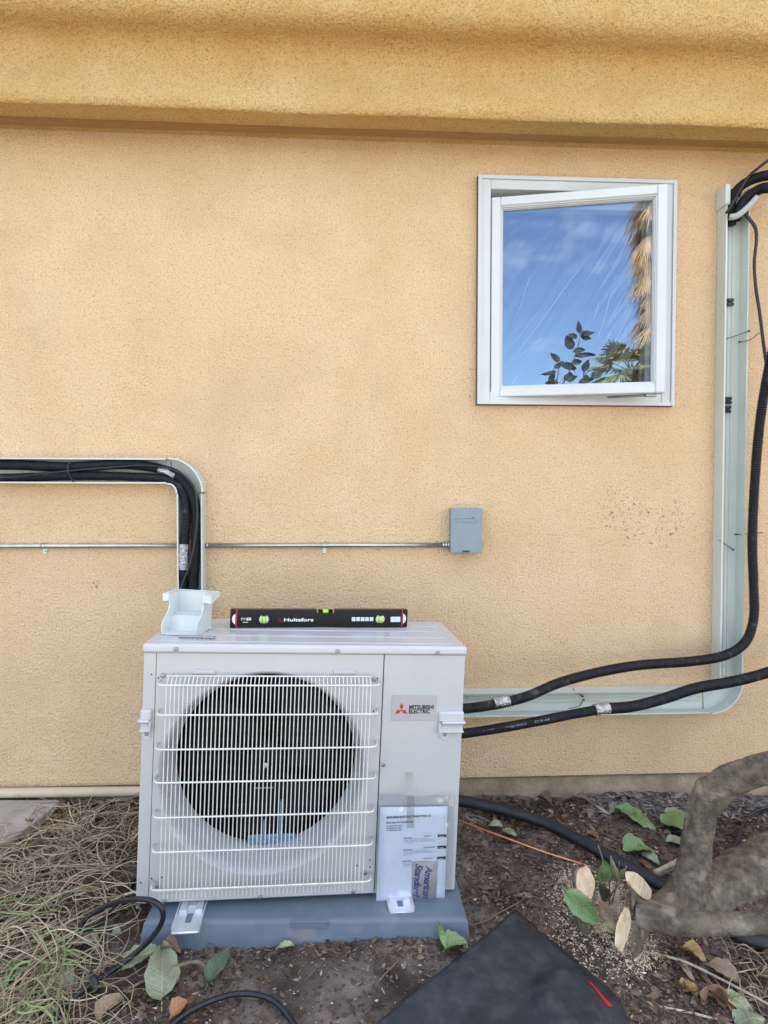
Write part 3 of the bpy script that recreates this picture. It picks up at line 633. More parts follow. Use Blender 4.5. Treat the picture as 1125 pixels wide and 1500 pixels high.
# fan
fan = empty('fan', (FRx, .12, FRz)); fan.parent = unit
mb = MB(); mb.lathe([(.0005, -.055), (.02, -.055), (.045, -.05), (.058, -.035), (.06, .03)], (0, 0), 32); mb.lathe([(.0005, -.066), (.007, -.066), (.008, -.055)], (0, 0), 12); mb.build('hub', M_fan, fan)
for k in range(3):
    mb = MB()
    def bl(a, b, k=k):
        r = .055 + b * .205; sweep = rad(92 - 14 * b) * (a - .5) + b * .5 + k * 2 * math.pi / 3 + .4
        return (r * math.cos(sweep), -.03 + a * .065 + .01 * b, r * math.sin(sweep))
    mb.grid(bl, 14, 10); o = mb.build('blade', M_fan, fan)
    sm2 = o.modifiers.new('s', 'SOLIDIFY'); sm2.thickness = .003
screw(Vector((0, -.066, 0)), .008, fan, m=M_steel, name='shaft_nut')
mp_ = U(398, 1226, .11); mb = MB()
mb.box((mp_.x - .075, .10, mp_.z - .018), (mp_.x + .075, .112, mp_.z + .012), .003); mb.box((mp_.x - .028, .098, mp_.z + .01), (mp_.x - .018, .11, mp_.z + .06)); mb.box((mp_.x + .022, .098, mp_.z + .01), (mp_.x + .034, .11, mp_.z + .12))
for k in range(4): mb.tube([(mp_.x - .06 + .04 * k, .10, mp_.z - .003), (mp_.x - .06 + .04 * k, .094, mp_.z - .003)], .007, 8)
mb.build('motor_bracket', M_motor, unit)
mb = MB(); q = U(386, 1154, .10); mb.box((q.x - .03, .10, q.z - .002), (q.x + .03, .101, q.z + .001)); mb.build('rating_edge', M_badge, unit)

# base rim under the panels, pressed bars
mb = MB(); mb.box((0, 0.0, 0), (UW, UD, zb - .0005), .003); mb.build('base_pan', M_cab, unit)
for (ua, va, ub, vb) in ((248, 1318.5, 372, 1313), (390, 1312.5, 505, 1307)):
    a = U(ua, va); b = U(ub, vb); mb = MB(); mb.box((a.x, -.0022, (a.z + b.z) / 2 - .0022), (b.x, -.0001, (a.z + b.z) / 2 + .0022), .0008); mb.build('pressed_bar', M_lid, unit)
# lid
mb = MB(); mb.box((-.005, -.007, zt_ + .0006), (UW + .005, UD + .004, UH), .006)
lid = mb.build('top_panel', M_lid, unit); bevel(lid, .003, 2)
for yy in (.045, .12, .20, .28):
    mb = MB(); mb.box((.03, yy - .022, UH - .001), (UW - .03, yy + .022, UH + .0022), .002); mb.build('lid_rib', M_lid, unit)
# wire guard
gd = empty('fan_guard', (0, 0, 0)); gd.parent = unit
GY = -.038
gx0 = (U(240, 1010, GY).x + U(229, 1290, GY).x) / 2; gx1 = (U(547, 1010, GY).x + U(536, 1275, GY).x) / 2
gz1 = U(390, 1003, GY).z; gz0 = U(390, 1297, GY).z
vwire = MB(); vwire.tube(cat_rom([(0, -.014, gz1 + .016), (0, -.030, gz1 + .004)], 2) + cat_rom([Vector((0, GY, gz1 - .008)), Vector((0, GY, (gz0 + gz1) / 2)), Vector((0, GY, gz0 - .004)), Vector((0, GY + .006, gz0 - .010))], 3), .00165, 6)
vme = vwire.mesh('wire', M_wire); NWIRE = 51
for i in range(NWIRE):
    o = bpy.data.objects.new('wire', vme); COL.objects.link(o); o.parent = gd; o.location = (gx0 + .008 + (gx1 - gx0 - .016) * i / (NWIRE - 1), 0, 0)
rows = [gz1 - .001] + [U(390, v, GY - .004).z for v in (1047, 1096.5, 1144, 1194, 1243.5)] + [gz0 + .001]
for z in rows:
    mb = MB(); y = GY - .0035
    mb.tube([(gx0 - .018, -.001, z + .001), (gx0 - .017, y + .012, z), (gx0 - .012, y + .003, z), (gx0 - .002, y, z), ((gx0 + gx1) / 2, y - .0005, z), (gx1 + .002, y, z), (gx1 + .012, y + .003, z), (gx1 + .017, y + .012, z), (gx1 + .018, -.001, z + .001)], .0026, 8); mb.build('cross_rod', M_wire, gd)
for y_, z_, r_0 in ((-.014, gz1 + .017, .0022), (GY + .007, gz0 - .011, .0016)): mb = MB(); mb.tube([(gx0 + .002, y_, z_), (gx1 - .002, y_, z_)], r_0, 6); mb.build('cross_rod', M_wire, gd)
for (u, v) in ((239, 989), (548, 995), (231, 1297), (534, 1278)): screw(U(u, v), .007, gd)
# brackets on top of the opening that the guard hooks into
for u in (300, 505):
    p = U(u, 985); mb = MB(); mb.box((p.x - .035, -.005, p.z - .004), (p.x + .03, -.0002, p.z + .008), .002); mb.build('guard_clip', M_cab, unit)
# screws and little dark holes
for (u, v) in ((258, 951), (494.5, 954), (641, 956)): screw(U(u, v, -.007) + Vector((0, 0, 0)), .0062, unit)
for (u, v) in ((239.5, 1320), (381, 1314), (517.5, 1306), (204, 1322), (561.5, 1120)): screw(U(u, v), .0062, unit)
for (u, v) in ((222, 988), (232, 993), (553, 994), (553, 1003), (228, 1139), (548, 1138), (222, 1287), (542, 1260), (542, 1270), (206, 1293), (237, 1285), (523, 1268), (233, 1042), (547, 1042)):
    p = U(u, v); mb = MB(); mb.tube([(p.x, -.0003, p.z), (p.x, .001, p.z)], .0026, 10); mb.build('screw_hole', M_ink, unit)
# handles: a moulded pocket wrapping each corner
def handle(name, p0, p1, side):
    h = empty(name, ((p0.x + p1.x) / 2, 0, p1.z)); h.parent = unit; x0, x1 = p0.x, p1.x; z0, z1 = p1.z, p0.z
    def loc(o): o.data.transform(Matrix.Translation(-Vector(h.location))); o.parent = h; return o
    mb = MB(); dz = z1 - z0; t = .006; yf = -.018
    xo = x1 + .002 if side > 0 else x0 - .002; xi = x0 if side > 0 else x1
    a, b = min(xo, xi), max(xo, xi)
    zm = z1 - dz * .50
    mb.box((a, -.012, zm), (b, .05, z1), .004)
    ho = mb.build('handle_body', M_lid); bevel(ho, .004, 3); loc(ho)
    mb = MB(); ov = .005
    mb.box((min(xi, xi + side * .006) + side * .008, -.020, zm - .004), (b + (ov if side > 0 else 0), .05, zm + .004), .003) if side > 0 else mb.box((a - ov, -.020, zm - .004), (b - .004, .05, zm + .004), .003)
    loc(bevel(mb.build('handle_lip', M_lid), .002, 2))
    mb = MB(); mb.box((a, -.016, z0), (b, .05, z0 + t), .0025); mb.box((min(xi, xi + side * t), -.016, z0 + .001), (max(xi, xi + side * t), -.0002, zm), .002); loc(mb.build('handle_rim', M_lid))
    mb = MB(); mb.add([(a + .003, -.0145, z0 + t), (b - .003, -.0145, z0 + t), (b - .003, -.001, zm - .004), (a + .003, -.001, zm - .004)], [(0, 1, 2, 3)]); mb.box((a + .004, -.0020, z0 + t), (b - .002, -.0004, zm - .003)); loc(mb.build('handle_recess', M_cab))
    cx = xi + (.022 if side > 0 else -.013); hw_ = .028 if side > 0 else .012; mb = MB(); mb.prism([(cx - hw_, z0 + .003), (cx + hw_, z0 + .003), (cx + .009, z0 - .021), (cx, z0 - .025), (cx - .009, z0 - .021)], lambda p, t_: (p[0], t_, p[1]), -.0045, -.0003); loc(mb.build('handle_tab', M_lid))
    s_ = screw(Vector((cx, -.0045, z0 - .008)) - Vector(h.location), .0055, h)
handle('handle', U(643.5, 1043, -.01), U(678, 1073, -.01), 1)
handle('handle', U(206, 1040, -.01), U(221, 1072, -.01), -1)
# badge
a = U(574.5, 1018.5); b = U(638, 1054.5); bg_ = empty('name_badge', (a.x, -.0015, b.z)); bg_.parent = unit
bw, bh = b.x - a.x, a.z - b.z
mb = MB(); mb.box((0, -.0008, 0), (bw, .001, bh), .0003); mb.build('badge_plate', M_badge, bg_)
for (s_, x, z, wd) in (('MITSUBISHI', .385, .46, .555), ('ELECTRIC', .385, .285, .475)):
    t = text(s_, bh * .15, M_ink, width=bw * wd, bold=.04); t.parent = bg_; t.location = (bw * x, -.0012, bh * z)
L_ = bh * .28; cx, cz0 = bw * .215, bh * .42
for an in (90, 210, 330):
    d = Vector((math.cos(rad(an)), math.sin(rad(an)))); n_ = Vector((-d.y, d.x)); m_ = [Vector((0, 0)), d * L_ * .5 + n_ * L_ * .29, d * L_, d * L_ * .5 - n_ * L_ * .29]
    mb = MB(); mb.prism([(cx + p.x, cz0 + p.y) for p in m_], lambda p, t_: (p[0], t_, p[1]), -.0014, -.0009); mb.build('emblem_diamond', M_red, bg_)
# feet
padtop = -.030
for (u, v, tw) in ((283, 1325, -.002), (583, 1312, .003)):
    p = U(u, v); x = p.x; ft_ = empty('mounting_foot', (x, 0, -.001)); ft_.parent = unit
    L0 = .098 if tw < 0 else .066
    def sk(pv, tw=tw): k = max(0, -pv[1]) / .13; return (pv[0] + tw * k * 1.5, pv[1], pv[2] - .004 * k)
    mb = MB(); w2 = .036
    # plate with a slotted hole, turned-down sides and lip
    x0_, x1_, y0_, y1_ = -w2, w2, -L0, .02; sy0, sy1, sx = -L0 * .68, -L0 * .30, .0085
    zt2, zb2 = -.009, -.013
    for (a0, b0_, c0, d0) in ((x0_, -sx, y0_, y1_), (sx, x1_, y0_, y1_), (-sx, sx, y0_, sy0), (-sx, sx, sy1, y1_)): mb.box((a0 + .00005, c0, zb2), (b0_ - .00005, d0, zt2))
    for s_ in (-1, 1): mb.box((min(s_ * w2, s_ * (w2 + .003)), y0_ + .006, zb2 - .008), (max(s_ * w2, s_ * (w2 + .003)), y1_, zt2 + .008))
    mb.tube([(-w2, y0_, zb2 + .001), (w2, y0_, zb2 + .001)], .004, 8)
    mb.v = [sk(q_) for q_ in mb.v]; mb.build('foot_plate', M_steel, ft_)
    mb = MB(); mb.box((-w2 + .004, -.030, -.010), (-.012, .03, .0)); mb.box((.012, -.030, -.010), (w2 - .004, .03, .0)); mb.box((-.011, -.012, -.010), (.011, .03, -.001)); mb.v = [sk(q_) for q_ in mb.v]
    mb.build('foot_bracket', M_steel, ft_)

# manual in a clear bag taped to the service panel
def lquad(c, y, n=1):
    return [U(u, v, y) for u, v in c]
def sheet(c, y, wob, seed, nu=14, nv=18, th=0):
    q = lquad(c, y); mb = MB()
    def fn(a, b):
        p = (q[0].lerp(q[1], a)).lerp(q[3].lerp(q[2], a), b); k = noise.fractal(Vector((a * 3 + seed, b * 3, seed)), 1, 2, 3) * wob
        return Vector((p.x, p.y + k, p.z))
    mb.grid(fn, nu, nv); return mb
def ulink(o): o.matrix_world = UM.copy(); return o
bag = ulink(sheet([(553, 1163), (667, 1166), (661, 1325), (546, 1333)], -.030, .008, 4, 40, 56).build('plastic_bag', M_bag)); tag(bag, 'clear crinkled plastic bag taped to the right of the condenser front', 'plastic bag')
for (x0_, v0, x1_, v1) in ((597, 1139, 607.5, 1213),):
    mb = sheet([(x0_, v0), (x1_, v0), (x1_ - 1, v1), (x0_ - 1, v1)], -.036, .001, 2, 3, 10)
    for i, v_ in enumerate(mb.v):
        if i < 12: mb.v[i] = (v_[0], -.002 - .031 * (i // 4) / 3, v_[2])
    tp = mb.build('tape', M_tape); tp.parent = bag
mb = MB(); q = lquad([(661, 1166), (666, 1166), (665, 1181), (657, 1181)], -.036); mb.add(q, [(0, 1, 2, 3)]); fl = mb.build('bag_fold', M_crease); fl.parent = bag
PC = [(557, 1182), (655.5, 1181), (651, 1318.5), (550.5, 1328.5)]
pap = ulink(sheet(PC, -.012, .0015, 9, 8, 10).build('paper_manual', M_paper)); tag(pap, 'white printed installation manual inside the clear plastic bag', 'manual')
sd_ = pap.modifiers.new('s', 'SOLIDIFY'); sd_.thickness = .003; sd_.offset = 1
pq = lquad(PC, -.0150)
def PP(a, b, y=-.0165): p = (pq[0].lerp(pq[1], a)).lerp(pq[3].lerp(pq[2], a), b); return Vector((p.x, y, p.z))
pdir = (pq[1] - pq[0]); pa = -math.atan2(-pdir.z, pdir.x) * -1
pW = pdir.length; pH = (pq[3] - pq[0]).length
def ptext(body, a, b, h, wd, m=M_ink, bold=.012):
    t = text(body, h, m, width=wd, bold=bold); t.parent = pap; t.location = PP(a, b); t.rotation_euler = (0, rad(-1.0), 0); return t
ptext('MITSUBISHI ELECTRIC TRANE HVAC US', .10, .115, .0058, pW * .66, bold=.03)
ptext('Split-type Air-Conditioner', .10, .165, .0050, pW * .40, bold=.02)
for k, s_ in enumerate(('NTXMMX20A112BA', 'NTXMMX24A132BA', 'NTXMMX30A132BA')): ptext(s_, .10, .197 + .022 * k, .0032, pW * .235)
def pbar(a0, a1, b, h, m): 
    mb = MB(); p, q = PP(a0, b), PP(a1, b); mb.add([p, q, q + Vector((0, 0, -h)), p + Vector((0, 0, -h))], [(0, 1, 2, 3)]); o = mb.build('print_line', m); o.parent = pap; return o
for k, (b_, wl_, tt) in enumerate(((.315, .105, 'English'), (.435, .17, 'Français'), (.55, .15, 'Español'))):
    pbar(.66, .66 + wl_, b_ - .015, .0028, M_print); pbar(.355, .49, b_, .0026, M_print)
    for j, (x_, x2) in enumerate(((.37, .73), (.37, .80), (.37, .84), (.37, .50))):
        mb = MB(); xx = x_
        while xx < x2:       # words of a line of small print
            w1 = random.uniform(.015, .05); p, q = PP(xx, b_ + .014 + .013 * j), PP(min(x2, xx + w1), b_ + .014 + .013 * j); mb.add([p, q, q + Vector((0, 0, -.0011)), p + Vector((0, 0, -.0011))], [(0, 1, 2, 3)]); xx += w1 + .01
        o = mb.build('print_line', M_print); o.parent = pap
    pbar(.87, .998, b_ - .02, .0085, M_ink)
    t = text(tt, .0034, M_white, width=pW * .07, bold=.01); t.parent = pap; t.location = PP(.89, b_ + .004, -.0170)
CC = [(604.5, 1262.5), (642, 1261.5), (638.5, 1319), (602.5, 1322)]
card = ulink(sheet(CC, -.0175, .0002, 3, 2, 2).build('name_card', M_card)); tag(card, 'small beige card with blue handwriting turned sideways in the plastic bag', 'card')
card.modifiers.new('s', 'SOLIDIFY').thickness = .001
cq = lquad(CC, -.0192)
for (s_, a, b, wd) in (('American', .52, .10, .82), ('Standard', .13, .05, .84)):
    t = text(s_, .022, M_blue, 'handwriting', width=(cq[3] - cq[0]).length * wd, bold=.018, shear=.35, sp=.9); t.parent = card
    p = cq[0].lerp(cq[1], a).lerp(cq[3].lerp(cq[2], a), b); t.location = (p.x, -.0192, p.z); t.rotation_euler = (0, rad(90 + 3), 0)

# ------------------------------------------------------------------ pad
padM = Matrix.Translation(P(210, 1350, -2.324 + 1.605)) @ (Matrix.Rotation(rad(.9), 4, 'Z') @ Matrix.Rotation(rad(2.2), 4, 'Y'))
pr_ = P(686, 1347, -2.324 + 1.62)
pw = (pr_ - P(210, 1350, -2.324 + 1.605)).length
pad = MB()
def ringp(x0, x1, y0, y1, z): return [(x0, y0, z), (x1, y0, z), (x1, y1, z), (x0, y1, z)]
pad.box((0, 0, -.004), (pw, .60, .0)); pad.v = []; pad.f = []; pad.sm = []
pdp = .50
rings = [ringp(.012, pw - .012, .012, pdp, .0), ringp(.003, pw - .003, .003, pdp, -.003), ringp(0, pw, 0, pdp, -.010), ringp(-.010, pw + .010, -.014, pdp + .01, -.085), ringp(-.012, pw + .012, -.016, pdp + .01, -.14)]
for i, rg in enumerate(rings): pad.v += rg
pad.f = [(0, 1, 2, 3)] + [(4 * i + k, 4 * i + (k + 1) % 4, 4 * i + 4 + (k + 1) % 4, 4 * i + 4 + k) for i in range(4) for k in range(4)]; pad.sm = [False] * len(pad.f)
po = pad.build('equipment_pad', M_pad); po.matrix_world = padM; tag(po, 'blue grey plastic equipment pad under the condenser, half sunk in the dirt', 'equipment pad')
bevel(po, .006, 3)
pmI = padM.inverted()
def PD(u, v, y):
    o = pmI @ CAM; d = pmI.to_3x3() @ ray(u, v); return o + d * ((y - o.y) / d.y)
a = PD(427, 1348, -.003); b = PD(480, 1358, -.005); mb = MB(); mb.box((a.x, -.0085, b.z), (b.x, .004, a.z), .001); t = mb.build('moulded_tab', mat('pad tab', (.13, .17, .21), .4), po)

# ------------------------------------------------------------------ level, duct offcut and drill bit on the lid
ztop_ = UH + .0022
l0 = UZ(337, 920, ztop_); l1 = UZ(596, 918.5, ztop_)
lvM = UM @ Matrix.Translation(l0) @ Matrix.Rotation(math.atan2(l1.y - l0.y, l1.x - l0.x), 4, 'Z')
LL = (l1 - l0).length; LH = .0605
lev = empty('spirit_level'); lev.matrix_world = lvM; tag(lev, 'black spirit level with green vials and red end bands standing on the condenser lid', 'spirit level')
print('level length', LL)
mb = MB(); xc = LL * .522; cwid = .030
mb.box((.006, 0, 0), (xc - cwid, .024, LH), .002); mb.box((xc + cwid, 0, 0), (LL - .006, .024, LH), .002); mb.box((xc - cwid, .0005, 0), (xc + cwid, .0235, LH - .018), .001)
mb.box((.02, -.0012, LH * .2), (LL - .02, -.0002, LH * .82)); mb.build('level_body', M_levb, lev)
for x in (0, LL - .0155): mb = MB(); mb.box((x - .001, -.001, -.0005), (x + .0165, .025, LH + .0005), .003); mb.build('end_cap', M_levb, lev)
for x in (.0175, LL - .0205): mb = MB(); mb.box((x, -.0022, 0), (x + .0035, .0245, LH + .001)); mb.build('red_band', M_red, lev)
for x, s_ in ((.0155, -1), (LL - .0155, 1)):
    mb = MB(); mb.prism([(x, .012), (x, .048), (x + s_ * .008, .040), (x + s_ * .0105, .03), (x + s_ * .008, .020)], lambda p, t_: (p[0], t_, p[1]), -.0035, -.0012); mb.build('grip_inset', M_white, lev)
for x in (LL * .18, LL * .838):
    mb = MB(); mb.lathe([(.0005, -.0025), (.0145, -.0025), (.0155, -.0015), (.0155, .001)], (x, LH * .47), 28); fo = mb.build('vial_frame', M_vialf, lev)
    mb = MB(); mb.tube([(x, -.005, LH * .47 - .011), (x, -.005, LH * .47 + .011)], .0062, 12); mb.build('vial', M_vial, lev)
    for dz in (-.013, .0125): mb = MB(); mb.box((x - .007, -.0065, LH * .47 + dz - .003), (x + .007, -.002, LH * .47 + dz + .003)); mb.build('vial_cap', M_ink, lev)
mb = MB(); mb.tube([(xc - .010, .010, LH - .008), (xc + .010, .010, LH - .008)], .0072, 12); mb.build('vial', M_vial, lev)
mb = MB(); mb.box((xc - .024, .002, LH - .017), (xc - .010, .02, LH - .002)); mb.box((xc + .010, .002, LH - .017), (xc + .024, .02, LH - .002)); mb.build('vial_cap', M_fan, lev)
t = text('Hultafors', LH * .175, M_white, width=LL * .163, bold=.025); t.parent = lev; t.location = (LL * .29, -.0016, LH * .36)
mb = MB(); tri = [(LL * .254, LH * .33), (LL * .281, LH * .33), (LL * .2685, LH * .55)]
for i in range(3): mb.tube([(tri[i][0], -.0016, tri[i][1]), (tri[(i + 1) % 3][0], -.0016, tri[(i + 1) % 3][1])], .0012, 4)
mb.tube([(LL * .262, -.0016, LH * .40), (LL * .274, -.0016, LH * .40)], .0012, 4); mb.build('emblem_triangle', mat('dark red print', (.16, .01, .015), .5), lev)
t = text('PV', LH * .14, M_white, width=LL * .024, bold=.0); t.parent = lev; t.location = (LL * .058, -.0016, LH * .42)
t = text('60', LH * .15, M_white, width=LL * .026, bold=.04); t.parent = lev; t.location = (LL * .085, -.0016, LH * .42)
mb = MB(); mb.box((LL * .066, -.0018, LH * .30), (LL * .095, -.0014, LH * .33)); mb.build('print_line', M_white, lev)
for k in range(5): mb = MB(); x = LL * .672 + k * LL * .026; mb.box((x, -.0018, LH * .36), (x + LL * .021, -.0013, LH * .58)); mb.box((x + LL * .006, -.0022, LH * .42), (x + LL * .014, -.0019, LH * .5)); mb.build('pictogram', M_stick, lev)
mb = MB(); mb.box((LL * .90, -.0018, LH * .30), (LL * .958, -.0013, LH * .60)); mb.build('sticker', M_stick, lev)

# duct offcut: a tray-like fitting with S shaped sides and ears on top
c0 = UZ(236, 929, ztop_); c1 = UZ(290, 931, ztop_)
ofM = UM @ Matrix.Translation(c0) @ Matrix.Rotation(rad(-12), 4, 'Z')
oW = (c1 - c0).length
off = empty('duct_fitting'); off.matrix_world = ofM; tag(off, 'white plastic duct end fitting with curved sides standing on the left of the condenser lid', 'duct fitting')
Sx = [(0.0, .0), (-.001, .030), (.006, .040), (.030, .056), (.042, .070), (.046, .082), (.046, .118)]   # front edge y,z
Sc = [(v.y, v.z) for v in cat_rom([Vector((0, a, b)) for a, b in Sx], 4)]
M_off = mat('white fitting plastic', (.60, .65, .64), .3, (.57, .61, .60), 5, bump=.03)
yb_ = .115
def side(x, t):
    mb = MB(); mb.prism(Sc + [(yb_, .118), (yb_, 0)], lambda p, t_: (t_ + .10 * 0, p[0], p[1]), x, x + t); return mb
o = side(0, .003).build('side_wall', M_off, off); o = side(oW - .003, .003).build('side_wall', M_off, off)
mb = MB(); mb.box((.003, .0, 0), (oW - .003, yb_, .003)); mb.box((.003, yb_ - .003, .003), (oW - .003, yb_, .118)); mb.build('back_wall', M_off, off)
mb = MB()
st_ = [(yb_ - .003, .052), (.07, .046), (.055, .030), (.05, .003)]
for i in range(3):
    (ya, za), (yb2, zb3) = st_[i], st_[i + 1]; mb.add([(.0031, ya, za), (oW - .0031, ya, za), (oW - .0031, yb2, zb3), (.0031, yb2, zb3)], [(0, 1, 2, 3)])
mb.build('inner_ramp', M_off, off)
mb = MB()
for s_, x in ((-1, 0.0), (1, oW)):
    mb.prism([(.040, .119), (.040, .096), (.044, .094), (yb_, .110), (yb_, .119)] , lambda p, t_, s_=s_, x=x: (x + s_ * t_ * (1.0), p[0] - (t_ * .3), p[1] + .3 * t_ * 0), -.0005, .030 if s_ > 0 else .016)
mb.build('ear', M_off, off)
mb = MB(); mb.box((-.012, .042, .1185), (oW + .024, yb_, .1215), .001); mb.box((.004, .050, .1184), (oW - .004, yb_ - .004, .122)); mb.v = mb.v[:24]; mb.f = mb.f[:26]; mb.sm = mb.sm[:26]
mb2 = MB(); mb2.box((-.012, yb_ - .006, .1190), (oW + .024, yb_, .1215), .0008); mb2.box((-.012, .040, .1190), (.003, yb_ - .0061, .1215), .0008); mb2.box((oW - .003, .040, .1190), (oW + .024, yb_ - .0061, .1215), .0008); mb2.build('top_rim', M_off, off)
q0 = UZ(262, 932, UH + .008); q1 = UZ(315, 934, UH + .008)
mb = MB(); pts_ = [q0.lerp(q1, i / 40) for i in range(41)]; mb.tube(pts_, [.0046 if i < 18 else .0042 * (1 + .3 * math.sin(i * 1.3)) for i in range(41)], 8); o = mb.build('drill_bit', M_screw); o.matrix_world = UM.copy(); tag(o, 'thin steel masonry drill bit lying on the condenser lid in front of the white fitting', 'drill bit')

# printing on the smooth pipe (follows its upper side)
for (s_, ua, va, ub, vb) in (('1/4 170', 703, 1075, 725, 1070), ('2X30 WALL', 741, 1068, 772, 1061), ('3210 AR', 783, 1059, 806, 1055)):
    a = P(ua, va, -.3655); b = P(ub, vb, -.3655); t = text(s_, .008, M_print, width=(b - a).length, bold=0); t.location = a; t.rotation_euler = (0, -math.atan2(b.z - a.z, b.x - a.x), 0); t.parent = hE

# ------------------------------------------------------------------ ground things: pipe, slab, hoses
mb = MB(); pz = P(100, 1160, -.035).z; mb.tube(tube_path([(-3, -.035, pz), (-1.6, -.035, pz + .002), (P(90, 1160, -.035).x, -.036, pz), (P(215, 1160, -.035).x, -.037, pz - .003), (P(330, 1160, -.035).x, -.038, pz - .004)], .05), .0185, 16)
tag(mb.build('drain_pipe', M_pvc), 'cream painted pipe lying along the foot of the wall left of the condenser', 'pipe')
mb = MB(); cs = [G(-160, 1168, .03), G(88, 1168, .03), G(76, 1180, .03), G(30, 1216, .03), G(-10, 1240, .03), G(-160, 1290, .03)]
mb.prism([(p.x, p.y) for p in cs], lambda p, t_: (p[0], p[1], GZ(p[0], p[1]) + t_), -.05, .022); o = mb.build('concrete_slab', M_conc); bevel(o, .006, 2); tag(o, 'weathered concrete slab corner at the foot of the wall, far left', 'slab')

def Gp(l): return [G(u, v, h) for u, v, h in l]
gh_ = pipe('insulated_pipe', Gp([(560, 1160, .05), (640, 1168, .05), (690, 1176, .045), (740, 1187, .04), (800, 1206, .035), (850, 1231, .03), (900, 1259, .028), (950, 1286, .026), (1000, 1315, .02), (1040, 1345, .0), (1085, 1372, .02), (1135, 1385, .02), (1200, 1390, .02)]), .0215, mat('smooth black pipe', (.010, .011, .015), .5, (.02, .021, .027), 20, bump=.15, bscale=60), 'thick black insulated pipe running over the dirt from behind the condenser to under the tree', 'pipe', n=18)
pipe('copper_pipe', Gp([(620, 1180, .03), (673, 1202, .03), (740, 1227, .02), (800, 1249, .014), (850, 1265, .012), (905, 1284, .006), (930, 1296, -.005)]), .0042, M_copper, 'thin bare copper pipe lying on the dirt below the thick black pipe', 'pipe', n=8)
pipe('garden_cable', Gp([(1150, 1180, .03), (1118, 1184, .03), (1098, 1194, .02), (1086, 1212, .015), (1076, 1238, .01), (1060, 1262, .0)]), .0055, M_cable, 'thin black cable bending down behind the tree at the right edge', 'cable', n=8)
lp_ = pipe('power_cord', Gp([(40, 1540, .01), (72, 1500, .012), (100, 1468, .02), (136, 1440, .03)]) + [P(u, v, Y) for u, v, Y in ((185, 1407, -.80), (221, 1375, -.80), (239, 1345, -.81), (230, 1323, -.81), (200, 1317, -.77), (160, 1325, -.70))] + Gp([(128, 1345, .05), (119, 1360, .05), (140, 1356, .045), (168, 1330, .04), (196, 1290, .02), (206, 1260, .02)]), .0072, M_cable, 'black power cord looping over the left corner of the pad', 'cord', n=10)
mb = MB(); k = G(138, 1437, .03); mb.tube([k + Vector((-.012, .006, .022)), k + Vector((-.004, 0, .008)), k, k + Vector((.008, -.008, -.006)), k + Vector((.010, -.024, -.014))], [.003, .009, .012, .010, .008], 8); o = mb.build('cord_clip', M_tie, lp_)
pipe('power_cord', Gp([(225, 1530, .008), (262, 1492, .012), (300, 1470, .018), (345, 1456, .02), (385, 1459, .02), (412, 1475, .016), (436, 1510, .012), (445, 1540, .01)]), .0068, M_cable, 'black power cord arching across the bottom edge in front of the pad', 'cord', n=10)

# ------------------------------------------------------------------ black plastic-faced board bottom right
edge = [(755, 1329), (792, 1362), (838, 1400), (880, 1435), (908, 1462), (925, 1500), (935, 1560), (930, 1700), (450, 1700), (500, 1540), (548, 1498), (590, 1464), (632, 1431), (673, 1398), (714, 1365)]
ep = [G(u, v, .03) for u, v in edge]
cxy = Vector((sum(p.x for p in ep) / len(ep), sum(p.y for p in ep) / len(ep)))
def poly_grid(ep, z_of, n=26):
    # concentric rings towards the centre, smooth sampled outline
    out_ = []
    for i in range(len(ep)):
        a, b = ep[i], ep[(i + 1) % len(ep)]
        for k in range(6): out_.append(a.lerp(b, k / 6))
    mb = MB(); m_ = len(out_)
    for r in range(n + 1):
        t = 1 - r / n
        for p in out_: x = cxy.x + (p.x - cxy.x) * t; y = cxy.y + (p.y - cxy.y) * t; mb.v.append((x, y, z_of(x, y, t)))
    mb.f = [(r * m_ + i, r * m_ + (i + 1) % m_, (r + 1) * m_ + (i + 1) % m_, (r + 1) * m_ + i) for r in range(n) for i in range(m_)]
    # skirt
    o_ = len(mb.v)
    for p in out_: mb.v.append((p.x, p.y, GZ(p.x, p.y) - .01))
    mb.f += [(i, o_ + i, o_ + (i + 1) % m_, (i + 1) % m_) for i in range(m_)]
    mb.sm = [True] * len(mb.f); return mb
bp_ = G(838, 1490, .03)
def zsheet(x, y, t):
    z = GZ(x, y) + .026 + .010 * min(1, (1 - t) * 12)
    z += (noise.fractal(Vector((x * 5, y * 5, 2)), 1, 2, 4) * .008 + noise.noise(Vector((x * 2 + y * 6, y * 2, 4))) * .006) * min(1, (1 - t) * 5)
    d = math.hypot((x - bp_.x) / .085, (y - bp_.y) / .11); z += .042 / (1 + math.exp((d - 1) * 10)) * (1 if t < .97 else .6)
    return z
bs_ = poly_grid(ep, zsheet, 34).build('black_board', M_sheet); tag(bs_, 'black plastic covered board with a red mark lying on the dirt at the bottom edge', 'board')
mb = MB(); e2 = [p + (Vector((p.x - cxy.x, p.y - cxy.y, 0)).normalized() * .004) for p in ep]
mb.prism([(p.x, p.y) for p in e2], lambda p, t_: (p[0], p[1], GZ(p[0], p[1]) + t_), .004, .016); mb.build('cardboard_edge', M_tan, bs_)
mb = MB(); ra, rb = G(861, 1438, .05), G(893, 1470, .05)
def rs(a, b):
    p = ra.lerp(rb, b); d = (rb - ra).normalized(); n_ = Vector((-d.y, d.x, 0)); w_ = .0125 * (1 - .3 * abs(b - .5)) * (1 + .1 * math.sin(b * 9)); p = p + n_ * (a - .5) * 2 * w_
    return (p.x, p.y, 0)
vv = []
mb.grid(rs, 10, 40)
from mathutils.bvhtree import BVHTree
bvh = BVHTree.FromPolygons([v.co[:] for v in bs_.data.vertices], [p.vertices[:] for p in bs_.data.polygons])
